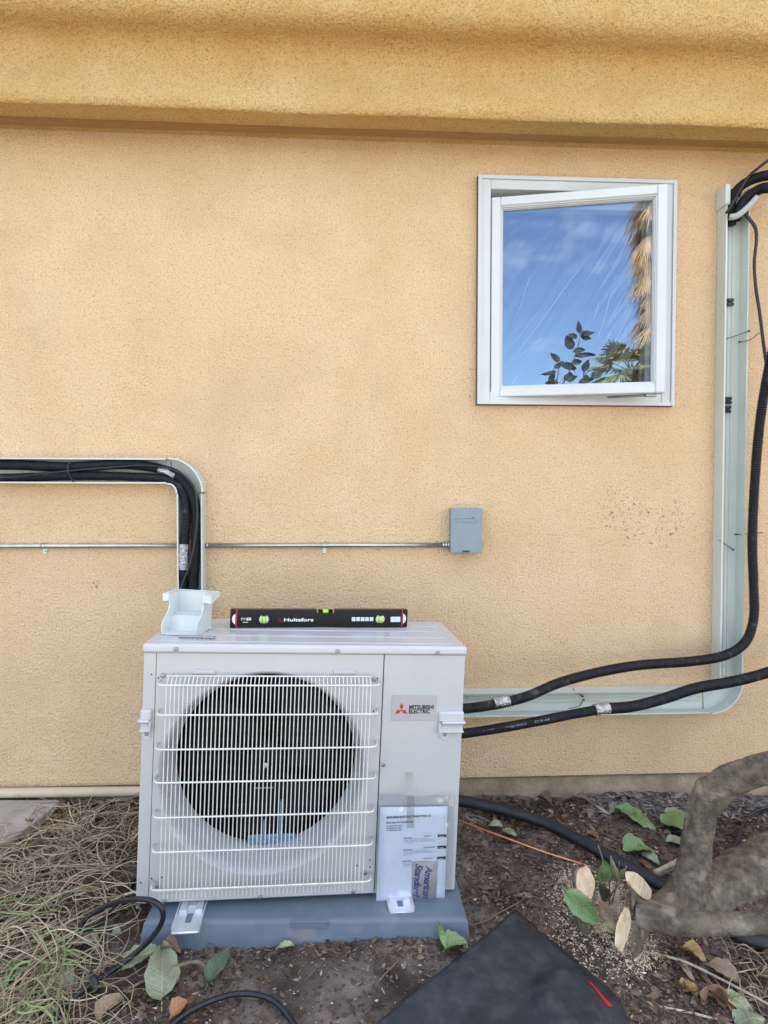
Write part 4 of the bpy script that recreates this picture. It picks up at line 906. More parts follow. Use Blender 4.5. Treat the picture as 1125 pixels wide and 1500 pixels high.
def drop(x, y, d=.0022, default=.05):
    h = bvh.ray_cast(Vector((x, y, 1)), Vector((0, 0, -1))); return (h[0].z if h[0] else default) + d
mb.v = [(a, b, drop(a, b)) for a, b, c in mb.v]; mb.build('red_mark', mat('red marking', (.62, .012, .03), .45, (.5, .02, .04), 30), bs_)

# ------------------------------------------------------------------ tree: cut multi-stem trunk
tree = tag(empty('cut_tree', G(960, 1375)), 'grey barked low tree with one curved limb and three freshly sawn pale stumps', 'tree')
def TG(u, v, dpt): # pixel at camera depth
    d = ray(u, v); return CAM + d * dpt
tp_ = [ # (path [(u,v,depth)], radii)
 ([(925, 1372, 1.66), (975, 1350, 1.73), (1030, 1318, 1.83), (1100, 1283, 1.92), (1200, 1235, 2.0)], [.040, .058, .076, .088, .092]),
 ([(960, 1365, 1.72), (1000, 1318, 1.76), (1016, 1270, 1.80), (1021, 1225, 1.82), (1032, 1180, 1.82), (1062, 1148, 1.80), (1105, 1130, 1.76), (1180, 1115, 1.68), (1260, 1080, 1.6)], [.070, .057, .047, .045, .046, .048, .046, .045, .043]),
 ([(925, 1347, 1.66), (965, 1350, 1.585), (1000, 1353, 1.545), (1060, 1354, 1.52), (1110, 1352, 1.50), (1200, 1350, 1.46)], [.042, .033, .030, .028, .0275, .027]),
 ([(938, 1335, 1.70), (944, 1372, 1.67), (950, 1398, 1.66)], [.046, .060, .062]),
 ([(900, 1400, 1.66), (960, 1395, 1.66), (1020, 1400, 1.66), (1080, 1395, 1.7)], [.03, .048, .050, .050]),
 ([(980, 1395, 1.68), (1030, 1420, 1.62), (1080, 1448, 1.575), (1130, 1475, 1.54)], [.05, .036, .030, .026]),
 ([(940, 1185, 1.95), (941, 1165, 1.93), (942, 1145, 1.92)], [.001, .001, .001]),
]
tm = MB()
for path, rr in tp_[:-1]:
    pp = [TG(*q) for q in path]; c = cat_rom(pp, 8); n_ = len(c)
    rads = []
    for i in range(n_): f_ = i / (n_ - 1) * (len(rr) - 1); k = min(len(rr) - 2, int(f_)); rads.append(rr[k] + (rr[k + 1] - rr[k]) * (f_ - k))
    tm.tube(c, rads, 20, rfun=lambda p, i, k: 1 + .10 * noise.noise(p * 14 + Vector((k * .5, 0, 0))) + .05 * noise.noise(Vector((i * .55, k * .4, 3))))
stumps = [((857, 1294, 1.64), (13.5, 25, 6), .05, -.02, (862, 1378, 1.70), .046), ((936, 1297, 1.66), (10.5, 25, 40), .03, -.05, (948, 1368, 1.69), .074), ((913, 1361, 1.505), (8.5, 31, -11), .012, -.03, (940, 1380, 1.61), .050)]
faces_ = []
for (c, (ea, eb, rot_), tz, tx, bpt, br) in stumps:
    NS = 28; ring = []
    for k in range(NS):
        t = 2 * math.pi * k / NS; wob = 1 + .14 * noise.noise(Vector((math.cos(t) * 1.7, math.sin(t) * 1.7, c[0]))) + .03 * noise.noise(Vector((k * .9, 0, c[0])))
        ex, ey = ea * math.cos(t) * wob, eb * math.sin(t) * wob; cr_, sr_ = math.cos(rad(rot_)), math.sin(rad(rot_))
        du, dv = ex * cr_ + ey * sr_, -ex * sr_ * -1 * -1 + ey * cr_
        ring.append(TG(c[0] + du, c[1] - dv * -1, c[2] + (-dv / eb) * tz + (du / ea) * -tx))
    ctr = sum(ring, Vector()) / NS; b_ = TG(*bpt); ax_ = (b_ - ctr).normalized(); faces_.append((ring, ctr, ax_))
    
    vs_l = [ring]
    for q in range(1, 9):
        f_ = q / 8; base_r = []
        for k, p in enumerate(ring):
            d0 = p - ctr; flat_ = (d0 - ax_ * d0.dot(ax_)); rr_ = flat_.normalized() * max(flat_.length, (.022 + (br - .022) * f_)) * (1 + .08 * noise.noise(p * 20 + Vector((0, 0, f_ * 3))))
            st0 = p; en = b_ + rr_.normalized() * br
            lin = st0.lerp(en, f_); base_r.append(lin.lerp(ctr.lerp(b_, f_) + rr_, min(1, f_ * 2)))
        vs_l.append(base_r)
    o_ = len(tm.v); tm.v += [tuple(p) for l in vs_l for p in l]; fs_ = [(o_ + i * NS + k, o_ + i * NS + (k + 1) % NS, o_ + (i + 1) * NS + (k + 1) % NS, o_ + (i + 1) * NS + k) for i in range(8) for k in range(NS)]
    fs_ += [tuple(o_ + k for k in range(NS)), tuple(o_ + 8 * NS + k for k in range(NS))]; tm.f += fs_; tm.sm += [True] * len(fs_)
to = tm.build('trunk', M_bark)
rmsh = to.modifiers.new('r', 'REMESH'); rmsh.mode = 'VOXEL'; rmsh.voxel_size = .005; rmsh.use_smooth_shade = True
smo = to.modifiers.new('sm', 'SMOOTH'); smo.factor = .6; smo.iterations = 4
dg = bpy.context.evaluated_depsgraph_get(); dg.update(); me2 = bpy.data.meshes.new_from_object(to.evaluated_get(dg)); to.modifiers.clear(); to.data = me2
import bmesh
me2.update(); nn_ = [v.normal.copy() for v in me2.vertices]
for v, n_ in zip(me2.vertices, nn_):
    c = v.co; q = noise.fractal(c * 26, .9, 2.1, 4) * .0034 + noise.noise(Vector((c.x * 30, c.y * 30, c.z * 95))) * .0014 + max(0, noise.noise(c * 11 + Vector((4, 0, 0))) - .38) * .03
    v.co = c + n_ * q
for (ring, ctr, ax_) in faces_:
    m_ = len(ring); nn = (ring[0] - ctr).cross(ring[m_ // 4] - ctr).normalized()
    if nn.dot(CAM - ctr) < 0: nn = -nn
    R1 = max((p - ctr).length for p in ring) * 1.25
    for v in me2.vertices:       # the saw left the bark flush with the cut
        q = v.co - ctr
        if q.length < R1 and q.dot(nn) > -.001: v.co = v.co - nn * (q.dot(nn) + .001)
    mb = MB()
    for ri, (rr_, hh_) in enumerate(((1.0, -.004), (.985, .0025), (.7, .0032), (.4, .0034))):
        mb.v += [tuple(ctr + (p - ctr) * rr_ + nn * (hh_ + .0007 * noise.noise(p * 90 + Vector((ri, 0, 0))))) for p in ring]
    mb.v.append(tuple(ctr + nn * .0034)); k = len(mb.v) - 1
    mb.f = [(r * m_ + i, r * m_ + (i + 1) % m_, (r + 1) * m_ + (i + 1) % m_, (r + 1) * m_ + i) for r in range(3) for i in range(m_)] + [(3 * m_ + i, 3 * m_ + (i + 1) % m_, k) for i in range(m_)]
    mb.sm = [False] * len(mb.f); dr(mb.build('sawn_face', M_cut), tree)
for p in me2.polygons: p.use_smooth = True
me2.materials.clear(); me2.materials.append(M_bark)
dr(to, tree)
pp = [TG(940, 1190, 1.97), TG(941, 1160, 1.94), TG(943, 1138, 1.93)]
tbv = BVHTree.FromPolygons([v.co[:] for v in me2.vertices], [p.vertices[:] for p in me2.polygons])
o = pipe('broken_stub', [TG(1050, 1175, 1.88), TG(1046, 1150, 1.87), TG(1045, 1137, 1.87)], .012, M_bark); dr(o, tree)

# ------------------------------------------------------------------ leaves lying about
def lay_leaf(u0, v0, u1, v1, wpx, kind, label, h0=.004, h1=.006, seed=0, **kw):
    a, b = G(u0, v0, h0), G(u1, v1, h1); L0 = (b - a).length; wd = wpx * mm_px(a.lerp(b, .5))
    # foreshortening: a leaf lying flat is seen at a slant, so its real width is larger when it points sideways
    d = (b - a).normalized(); sl_ = abs(d.x); wd *= 1 + .75 * sl_
    o = leaf_mesh(L0, wd, seed=seed, **kw).build('leaf', LM[kind]); y_ = d; x_ = y_.cross(Vector((0, 0, 1))).normalized(); z_ = x_.cross(y_)
    o.matrix_world = Matrix.Translation(a) @ Matrix((x_, y_, z_)).transposed().to_4x4()
    tag(o, label, 'leaf', 'leaves lying on the dirt'); return o
leaves = [
 (900, 1186, 960, 1218, 24, 'green', 'long smooth green leaf on the dirt nearest the wall, right of the black pipe', .02, .01, dict(bend=.05)),
 (968, 1210, 1027, 1213, 28, 'green', 'broad crumpled bright green leaf beside the curved limb', .02, .015, dict(bend=.12, fold=.1)),
 (972, 1193, 1013, 1199, 13, 'grey', 'narrow dull green leaf behind the broad crumpled one', .015, .012, {}),
 (912, 1247, 960, 1250, 24, 'green', 'green leaf with its stem across it, just above the thick black pipe', .015, .01, dict(bend=.08)),
 (938, 1248, 966, 1270, 14, 'pale', 'small torn pale green leaf pointing down to the black pipe', .018, .008, {}),
 (974, 1235, 1014, 1243, 15, 'grey', 'dull green leaf lying below the broad crumpled one', .01, .01, {}),
 (1010, 1283, 1027, 1270, 15, 'pale', 'short pale green leaf tucked against the curved limb base', .02, .02, {}),
 (716, 1209, 738, 1214, 10, 'pale', 'small pale leaf between the black pipe and the copper pipe', .008, .008, {}),
 (735, 1218, 758, 1226, 10, 'grey', 'small grey green leaf touching the copper pipe', .008, .008, {}),
 (788, 1167, 808, 1181, 13, 'brown', 'curled red brown leaf at the foot of the wall above the black pipe', .02, .01, dict(fold=.5)),
 (842, 1168, 868, 1178, 10, 'brown', 'flat red brown leaf at the foot of the wall left of the green leaves', .015, .01, {}),
 (958, 1357, 998, 1382, 18, 'brown', 'brown curled leaf under the horizontal limb', .01, .02, dict(fold=.4)),
 (1000, 1388, 1034, 1412, 17, 'ochre', 'yellow curled leaf on the straw stalk right of the sawn stumps', .03, .02, dict(fold=.4)),
 (990, 1408, 1017, 1440, 11, 'tan', 'narrow tan leaf hanging below the yellow curled leaf', .02, .012, dict(fold=.4)),
 (1000, 1453, 1021, 1446, 15, 'ochre', 'small round ochre leaf at the end of the tan leaf', .01, .01, {}),
 (1036, 1413, 1086, 1448, 22, 'tan', 'large tan leaf beside the root at the right', .03, .015, dict(fold=.35)),
 (1034, 1447, 1082, 1492, 15, 'orange', 'long orange brown leaf near the bottom right corner', .02, .01, dict(fold=.4)),
 (1056, 1455, 1104, 1488, 20, 'pale', 'pale green leaf in the bottom right corner', .02, .01, dict(fold=.15)),
 (1016, 1420, 1046, 1452, 10, 'brown', 'thin brown leaf between the tan and the orange ones', .012, .01, dict(fold=.4)),
 (1076, 1502, 1120, 1496, 22, 'grey', 'greyish leaf cut by the bottom edge at the right', .02, .02, dict(fold=.1)),
 (641, 1356, 653, 1392, 9, 'green', 'narrow green leaf leaning upright on the right end of the pad', .045, .015, dict(fold=.3)),
 (650, 1393, 684, 1382, 19, 'green', 'folded green leaf against the bottom of the pad at its right end', .012, .02, dict(fold=.4)),
 (176, 1420, 232, 1390, 22, 'grey', 'pale green leaf lying aslant under the cord loop', .01, .03, dict(bend=.04)),
 (237, 1468, 239, 1384, 40, 'grey', 'large grey green leaf pointing at the pad front', .008, .03, dict(fold=.12, bend=.05)),
 (304, 1442, 337, 1388, 24, 'dark', 'dark green leaf pointing up to the pad, crossed by a twig tip', .01, .03, dict(fold=.15)),
 (108, 1376, 144, 1384, 20, 'grey', 'crumpled grey leaf at the edge of the dry grass', .01, .01, dict(fold=.2)),
 (163, 1370, 178, 1366, 13, 'pale', 'tiny pale leaf on bare dirt left of the pad', .006, .006, {}),
 (140, 1497, 180, 1462, 24, 'tan', 'crumpled tan leaf on the bottom edge below the cord', .015, .01, dict(fold=.35)),
 (250, 1490, 276, 1467, 18, 'orange', 'orange brown leaf between the twig and the lower cord', .01, .015, dict(fold=.3)),
 (234, 1388, 264, 1396, 12, 'brown', 'dark curled leaf against the pad above the large grey green leaf', .03, .02, dict(fold=.5)),
 (70, 1440, 108, 1452, 22, 'grey', 'dull leaf half hidden in the grass beside the cord', .008, .008, {}),
 (407, 1388, 431, 1386, 7, 'pale', 'small light green leaf at the middle of the pad front', .012, .012, {}),
 (850, 1170, 823, 1174, 8, 'brown', 'small brown leaf between the two red brown leaves by the wall', .01, .01, {}),
 (905, 1180, 893, 1196, 8, 'grey', 'small grey leaf under the long smooth green leaf', .006, .006, {}),
 (815, 1296, 845, 1306, 11, 'tan', 'pale dry leaf left of the sawn stumps', .015, .015, dict(fold=.4)),
 (1010, 1196, 1040, 1206, 10, 'dark', 'dark leaf behind the broad crumpled one near the curved limb', .015, .01, {}),
 (955, 1275, 935, 1262, 9, 'brown', 'brown leaf below the torn pale leaf', .006, .006, {}),
 (878, 1228, 858, 1222, 10, 'brown', 'brown leaf fragment beside the thick black pipe', .008, .008, {}),
]
for i, (u0, v0, u1, v1, wpx, kd, lb, h0, h1, kw) in enumerate(leaves): lay_leaf(u0, v0, u1, v1, wpx, kd, lb, h0, h1, seed=i, **kw)
# the leaf leaning on the left stump stands nearer than the stump
a, b = TG(828, 1303, 1.60), TG(876, 1352, 1.58); d = (b - a).normalized(); x_ = d.cross(Vector((0, -1, .3))).normalized()
o = leaf_mesh((b - a).length, .062, fold=.1, bend=.06, seed=77).build('leaf', LM['green']); o.matrix_world = Matrix.Translation(a) @ Matrix((x_, d, x_.cross(d))).transposed().to_4x4()
tag(o, 'bright green leaf leaning on the leftmost sawn stump', 'leaf')
# sprout between the stumps
sp = tag(empty('sprout', G(893, 1330)), 'small leafy green sprout growing between the two rear sawn stumps', 'sprout')
for (pts, ) in (([(893, 1325, 1.72), (892, 1290, 1.72), (884, 1262, 1.72), (876, 1238, 1.72)],), ([(896, 1325, 1.73), (903, 1295, 1.73), (907, 1262, 1.73)],), ([(890, 1320, 1.71), (899, 1305, 1.71), (912, 1288, 1.71)],)):
    mb = MB(); mb.tube(cat_rom([TG(*q) for q in pts], 5), .0022, 6); dr(mb.build('stem', M_twig), sp)
for (u0, v0, u1, v1, wd, kd, sd2) in ((884, 1290, 882, 1256, .050, 'green', 1), (905, 1290, 893, 1252, .018, 'grey', 2), (888, 1318, 878, 1292, .035, 'dark', 3), (906, 1280, 918, 1268, .022, 'grey', 5)):
    a, b = TG(u0, v0, 1.715), TG(u1, v1, 1.70); d = (b - a).normalized(); x_ = d.cross(Vector((.2, -1, 0))).normalized()
    o = leaf_mesh((b - a).length, wd, fold=.15, bend=.03, seed=sd2).build('leaf_blade', LM[kd]); o.matrix_world = Matrix.Translation(a) @ Matrix((x_, d, x_.cross(d))).transposed().to_4x4(); dr(o, sp); o.matrix_parent_inverse = sp.matrix_basis.inverted()

# ------------------------------------------------------------------ twigs and stalks
def twig(pts, r0, r1, m, label, cat='twig'):
    pp = tube_path(Gp(pts), .01); n_ = len(pp); mb = MB(); mb.tube(pp, [r0 + (r1 - r0) * i / max(1, n_ - 1) for i in range(n_)], 7, rfun=lambda p, i, k: 1 + .15 * noise.noise(p * 90)); return tag(mb.build('twig', m), label, cat)
twig([(187, 1449, .006), (225, 1430, .014), (264, 1414, .025), (287, 1409, .028), (299, 1414, .022), (306, 1425, .01), (312, 1420, .012), (320, 1413, .018)], .0035, .006, M_twig, 'bent brown twig with a hooked end lying over the large leaves by the pad')
twig([(551, 1441, .006), (570, 1421, .010), (592, 1399, .008)], .0030, .0022, M_twig, 'straight twig on the bare dirt in front of the pad')
twig([(556, 1441, .004), (563, 1455, .006), (572, 1472, .004)], .0016, .0014, M_straw, 'short pale stick pointing down from the straight twig')
twig([(446, 1437, .003), (462, 1420, .006), (478, 1404, .004)], .0018, .0014, M_twig, 'thin dark twig on the dirt right of the lower cord')
twig([(935, 1393, .03), (972, 1400, .03), (1006, 1410, .03), (1050, 1431, .03), (1090, 1452, .03), (1135, 1476, .03)], .0042, .003, M_straw, 'long pale dry stalk running from the stumps to the right edge')
twig([(914, 1462, .01), (950, 1472, .014), (985, 1478, .016), (1030, 1488, .014), (1075, 1501, .01)], .003, .0035, M_straw, 'long pale twig along the bottom edge right of the black board')
twig([(688, 1356, .008), (712, 1349, .012), (730, 1338, .014), (760, 1322, .014), (787, 1306, .014), (834, 1283, .014)], .0024, .002, M_twig, 'long thin twig from the pad corner to the left stump')
twig([(874, 1216, .014), (905, 1232, .016), (938, 1250, .018)], .003, .002, M_twig, 'grey twig crossing to the green leaf above the thick black pipe')
twig([(958, 1279, .014), (978, 1269, .016), (999, 1259, .018)], .008, .009, M_straw, 'short thick tan stick right of the thick black pipe', 'stick')
twig([(962, 1284, .006), (990, 1272, .008), (1020, 1260, .01)], .0075, .006, M_twig, 'short thick dark stick beneath the tan one', 'stick')
twig([(1000, 1240, .02), (1018, 1246, .02), (1045, 1252, .01)], .002, .0016, M_twig, 'fine dark twig left of the curved limb')
twig([(828, 1372, .008), (829, 1350, .02), (834, 1330, .05)], .0032, .0026, M_twig, 'short upright twig left of the leftmost stump')
twig([(838, 1383, .01), (846, 1379, .014), (855, 1377, .014)], .003, .003, M_straw, 'short pale wood splinter on the sawdust')
twig([(770, 1340, .006), (792, 1352, .008), (812, 1362, .008)], .0016, .0014, M_twig, 'fine twig above the black board edge')
twig([(983, 1412, .02), (985, 1428, .012), (984, 1440, .01)], .0015, .0015, M_straw, 'thin upright straw below the long pale stalk')

# ------------------------------------------------------------------ litter that nobody could count
rnd = random.Random(11)
NOISE_ON = 1
def chips(name, n, region, size, m, flat=.35, hh=.003, prob=None, elong=1.0, seed=1, zscale=1.0):
    r_ = random.Random(seed); mb = MB(); vs = mb.v; fs = mb.f; c = 0; tries = 0
    while c < n and tries < n * 14:
        tries += 1; u, v = region(r_)
        p = G(u, v); x, y = p.x, p.y
        if y > -.004: continue
        if prob and r_.random() > prob(x, y, u, v): continue
        s_ = size * math.exp(r_.gauss(0, .42)); a = r_.uniform(0, 6.283); ca, sa = math.cos(a), math.sin(a); tl = r_.uniform(-.5, .5); tl2 = r_.uniform(-.5, .5)
        z = gh(x, y) + hh * r_.random(); o_ = len(vs); ex = elong * r_.uniform(.6, 1.5)
        for (dx, dy, dz) in ((-1, 0, 0), (0, -1, 0), (1, 0, 0), (0, 1, 0), (.1, .1, 1), (0, 0, -1)):
            dx *= ex * r_.uniform(.7, 1.2); dy *= r_.uniform(.6, 1.1); dz *= flat
            vs.append((x + s_ * (dx * ca - dy * sa), y + s_ * (dx * sa + dy * ca), z + s_ * (dz + dx * tl * .6 + dy * tl2 * .6)))
        fs += [(o_, o_ + 1, o_ + 4), (o_ + 1, o_ + 2, o_ + 4), (o_ + 2, o_ + 3, o_ + 4), (o_ + 3, o_, o_ + 4), (o_ + 1, o_, o_ + 5), (o_ + 2, o_ + 1, o_ + 5), (o_ + 3, o_ + 2, o_ + 5), (o_, o_ + 3, o_ + 5)]; c += 1
    mb.sm = [False] * len(fs); o = mb.build(name, m); tag(o, kind='stuff'); return o
def uni(u0, v0, u1, v1): return lambda r_: (r_.uniform(u0, u1), v0 + (v1 - v0) * r_.random() ** 1.25)
def vari(name, cols, rough=.9, sc=60):
    m = bpy.data.materials.new(name); m.use_nodes = True; t = m.node_tree; b = t.nodes['Principled BSDF']; b.inputs['Roughness'].default_value = rough; b.inputs['Specular IOR Level'].default_value = .25
    gi = t.nodes.new('ShaderNodeNewGeometry'); r = t.nodes.new('ShaderNodeValToRGB'); r.color_ramp.interpolation = 'LINEAR'
    el = r.color_ramp.elements
    while len(el) < len(cols): el.new(.5)
    for i, c in enumerate(cols): el[i].position = i / (len(cols) - 1); el[i].color = (*c, 1)
    t.links.new(gi.outputs['Random Per Island'], r.inputs[0]); t.links.new(r.outputs[0], b.inputs['Base Color']); return m
VG = uni(-60, 1165, 1190, 1580)
MV_soil = vari('soil crumbs', [(.05, .033, .024), (.09, .062, .045), (.14, .105, .078), (.075, .05, .036)])
MV_bark = vari('bark litter', [(.045, .028, .02), (.10, .065, .045), (.17, .12, .085), (.07, .045, .03), (.24, .19, .15)])
MV_wood = vari('pale splinters', [(.62, .50, .36), (.40, .31, .22), (.72, .62, .48), (.28, .21, .15)])
MV_saw = vari('sawdust', [(.70, .58, .42), (.58, .45, .30), (.80, .70, .54), (.46, .34, .22)])
MV_grit = vari('grit', [(.30, .27, .24), (.18, .16, .14), (.45, .42, .38), (.12, .1, .09)])
def soilness(x, y, u, v):
    if 350 < u < 700 and v > 1410: return .22
    if u < 230: return .5
    return .9
chips('soil_crumbs', 16000, VG, .0042, MV_soil, .7, .003, soilness, seed=2)
def barkp(x, y, u, v):
    if u > 690 and v < 1330: return 1
    if u > 900: return .8
    if 350 < u < 700 and v > 1405: return .05
    if v < 1420 and u > 230: return .5
    return .25
chips('bark_litter', 9500, VG, .0052, MV_bark, .25, .007, barkp, 2.0, seed=3)
chips('pale_splinters', 1300, VG, .0024, MV_wood, .35, .006, lambda x, y, u, v: 1 if u > 640 else .35, 1.8, seed=4)
chips('grit', 2200, VG, .0022, MV_grit, .7, .004, None, seed=5)
def wallband(r_): u = r_.uniform(860, 1140); return u, r_.gauss(1178, 11)
chips('grey_wood_chips', 2000, wallband, .0048, vari('weathered chips', [(.12, .10, .09), (.24, .22, .20), (.07, .055, .045), (.36, .34, .31)]), .2, .010, lambda x, y, u, v: 1 if v > 1166 else 0, 2.6, seed=6)
def sawr(r_):
    k = r_.random()
    if k < .42: return r_.gauss(893, 13), r_.gauss(1345, 22)
    if k < .62: return r_.gauss(935, 16), r_.gauss(1412, 13)
    if k < .8: return r_.gauss(835, 18), r_.gauss(1325, 28)
    return r_.gauss(875, 40), r_.gauss(1395, 36)
def clearboard(x, y, u, v):
    h = bvh.ray_cast(Vector((x, y, 1)), Vector((0, 0, -1))); return 0 if h[0] else 1
chips('sawdust', 8500, sawr, .0015, MV_saw, .8, .012, clearboard, 1.3, seed=7)
# sawdust heap caught between the stumps
r_ = random.Random(21); mb = MB()
for i in range(3800):
    u = r_.gauss(893, 11); v = r_.uniform(1318, 1385); dd = 1.625 + r_.gauss(0, .012) - (v - 1318) * .0004; p = TG(u, v, dd)
    s_ = .0022 * math.exp(r_.gauss(0, .3)); o_ = len(mb.v)
    h = tbv.ray_cast(CAM, (p - CAM).normalized())
    if h[0] and (h[0] - CAM).length < (p - CAM).length + .06: p = h[0] + h[1] * .001
    else:
        g_ = G(u, v); p = Vector((g_.x, g_.y, gh(g_.x, g_.y) + r_.random() * .02))
    for (dx, dy, dz) in ((1, 0, 0), (-.5, .8, 0), (-.5, -.8, 0), (0, 0, 1)): mb.v.append((p.x + s_ * dx * r_.uniform(.6, 1.5), p.y + s_ * dy, p.z + s_ * dz * r_.uniform(.5, 1.2)))
    mb.f += [(o_, o_ + 1, o_ + 2), (o_, o_ + 1, o_ + 3), (o_ + 1, o_ + 2, o_ + 3), (o_ + 2, o_, o_ + 3)]
mb.sm = [False] * len(mb.f); tag(mb.build('sawdust', MV_saw), kind='stuff')

def greg_(r_): return (r_.uniform(-40, 190), r_.uniform(1200, 1490))
def litter(name, n, region, L0, m, seed):
    r_ = random.Random(seed); mb = MB(); base = [leaf_mesh(1, .5, curl=.9, fold=.5, bend=.12, seed=q + seed, nl=5, nw=3, stalk=0) for q in range(6)]
    for _ in range(n):
        u, v = region(r_); p = G(u, v)
        if p.y > -.015 or not clearboard(p.x, p.y, u, v): continue
        b_ = r_.choice(base); k = L0 * math.exp(r_.gauss(0, .35)); Mx = Matrix.Translation((p.x, p.y, gh(p.x, p.y) + .004)) @ Euler((r_.gauss(0, .4), r_.gauss(0, .7), r_.uniform(0, 6.28))).to_matrix().to_4x4() @ Matrix.Scale(k, 4)
        mb.add([Mx @ Vector(q) for q in b_.v], b_.f, True)
    tag(mb.build(name, m), kind='stuff')
MV_lit = vari('leaf litter', [(.11, .06, .04), (.20, .12, .07), (.30, .22, .14), (.15, .09, .06), (.36, .29, .20)], .75)
litter('leaf_litter', 90, lambda r_: (r_.uniform(60, 205), 1172 + 34 * r_.random()), .028, MV_lit, 51)
litter('leaf_litter', 150, lambda r_: (r_.uniform(680, 1120), 1166 + 60 * r_.random() ** 1.3), .022, MV_lit, 52)
litter('leaf_litter', 120, lambda r_: (r_.uniform(950, 1140), r_.uniform(1395, 1500)), .024, MV_lit, 53)
litter('leaf_litter', 90, lambda r_: (r_.uniform(100, 700), r_.uniform(1385, 1440)), .014, MV_lit, 54)
litter('leaf_litter', 70, greg_, .024, MV_lit, 55)
chips('soil_clods', 700, VG, .008, MV_soil, .8, .003, soilness, seed=9)
# dry grass on the left
def strands(name, n, region, lmin, lmax, wd, m, seed, lift=.05, lean=None, segs=9):
    r_ = random.Random(seed); mb = MB(); vs, fs = mb.v, mb.f
    for _ in range(n):
        u, v = region(r_); p = G(u, v); x, y = p.x, p.y
        if y > -.02: y = -.02
        L0 = r_.uniform(lmin, lmax); a = r_.uniform(0, 6.283) if lean is None else r_.gauss(lean[0], lean[1]); tu = r_.gauss(0, 5.5); z0 = gh(x, y) + r_.random() * lift * .5; top = r_.random() ** 1.2 * lift
        w0 = wd * math.exp(r_.gauss(0, .35)); o_ = len(vs); wob = r_.uniform(0, 6); kt = r_.random() * 1.6; kk = r_.gauss(0, .9)
        for i in range(segs + 1):
            t = i / segs; a2 = a + tu * (t - .3) * L0 * 2 + .22 * math.sin(t * 6 + wob) + (kk if t > kt else 0)
            z = max(gh(x, y) * .999, z0 + top * math.sin(math.pi * min(1, t * 1.05)) * (1.2 - t * .5))
            wi = w0 * (1 - t * .75); nx_, ny_ = -math.sin(a2), math.cos(a2)
            vs += [(x - nx_ * wi, y - ny_ * wi, z), (x, y, z + wi * .9), (x + nx_ * wi, y + ny_ * wi, z)]
            x += math.cos(a2) * L0 / segs; y += math.sin(a2) * L0 / segs
            if y > -.012: y = -.012
        for i in range(segs):
            k = o_ + 3 * i; fs += [(k, k + 1, k + 4, k + 3), (k + 1, k + 2, k + 5, k + 4)]
    mb.sm = [True] * len(fs); o = mb.build(name, m); tag(o, kind='stuff'); return o
def greg(r_):
    while True:
        u, v = r_.uniform(-120, 205), r_.uniform(1168, 1560)
        lim = 205 if v < 1270 else 205 - (v - 1270) * .75
        if v > 1400: lim = 105
        if u < lim + r_.gauss(0, 8) and not (u < 80 and v < 1228 - u * .6 + r_.uniform(0, 12)): return u, v
def gclump(r_):
    while True:
        u, v = greg(r_)
        if noise.noise(Vector((u / 42, v / 34, 3))) * 1.3 + .35 > r_.random() * .8: return u, v
MV_dry = vari('dry grass', [(.40, .31, .20), (.24, .18, .115), (.62, .51, .35), (.13, .095, .06), (.28, .24, .15), (.48, .38, .26)], .8)
MV_grn = vari('green grass', [(.15, .22, .08), (.26, .31, .14), (.10, .15, .06)], .7)
strands('dry_grass', 950, gclump, .14, .42, .0020, MV_dry, 31, .05)
strands('dry_grass_underlayer', 900, greg, .06, .16, .0015, vari('dead thatch', [(.09, .065, .045), (.16, .12, .085), (.055, .04, .03)], .9), 33, .015)
strands('green_grass', 80, lambda r_: (r_.uniform(-80, 70), r_.uniform(1290, 1540)), .14, .34, .0026, MV_grn, 35, .07, (-.5, .8))
strands('stray_straws', 70, lambda r_: (r_.uniform(640, 1150), r_.uniform(1180, 1500)), .02, .07, .0009, MV_dry, 37, .01)
strands('dry_stalks', 60, lambda r_: (r_.uniform(1060, 1160), r_.uniform(1390, 1480)), .05, .14, .0014, MV_dry, 38, .03)
strands('straw_by_hose', 14, lambda r_: (r_.uniform(672, 700), r_.uniform(1190, 1215)), .04, .1, .002, vari('old straw', [(.4, .37, .3), (.3, .27, .2)]), 39, .02, (-.9, .3))

# ------------------------------------------------------------------ what the window glass mirrors: garden behind the camera
gn_ = (sashM.to_3x3() @ Vector((0, -1, 0))).normalized(); g0 = sashM @ Vector((W_ / 2, .027, H_ / 2))
def RF(u, v, dist):
    d = ray(u, v).normalized(); t = (g0 - CAM).dot(gn_) / d.dot(gn_); hit = CAM + d * t; r2 = d - gn_ * 2 * d.dot(gn_); return hit + r2 * dist
# shrub with oval leaves
shr = tag(empty('garden_shrub', (RF(850, 540, 2.6).x, RF(850, 540, 2.6).y, 0)), 'leafy shrub mirrored in the lower middle of the window pane', 'shrub')
def rstem(pts, r0, dist):
    c = cat_rom([RF(u, v, dist) for u, v in pts], 6); mb = MB(); mb.tube(c, [r0 * (1 - .6 * i / len(c)) for i in range(len(c))], 6); dr(mb.build('stem', M_twig), shr)
D0 = 2.6
base = RF(835, 575, D0); rt = Vector((base.x, base.y, 0))
mb = MB(); mb.tube(cat_rom([rt, rt.lerp(base, .5) + Vector((.08, .05, 0)), base], 6), [.02 - .0008 * i for i in range(13)], 8); dr(mb.build('stem', M_twig), shr)
rstem([(820, 570), (832, 548), (843, 520), (850, 492)], .006, D0); rstem([(852, 565), (856, 545), (862, 530)], .005, D0); rstem([(812, 568), (818, 545), (815, 525)], .005, D0)
M_sh = leafmat('shrub leaf', (.014, .022, .012), (.025, .036, .018), .6)  # leaf colour darkened to look backlit, so the silhouette's shade is painted
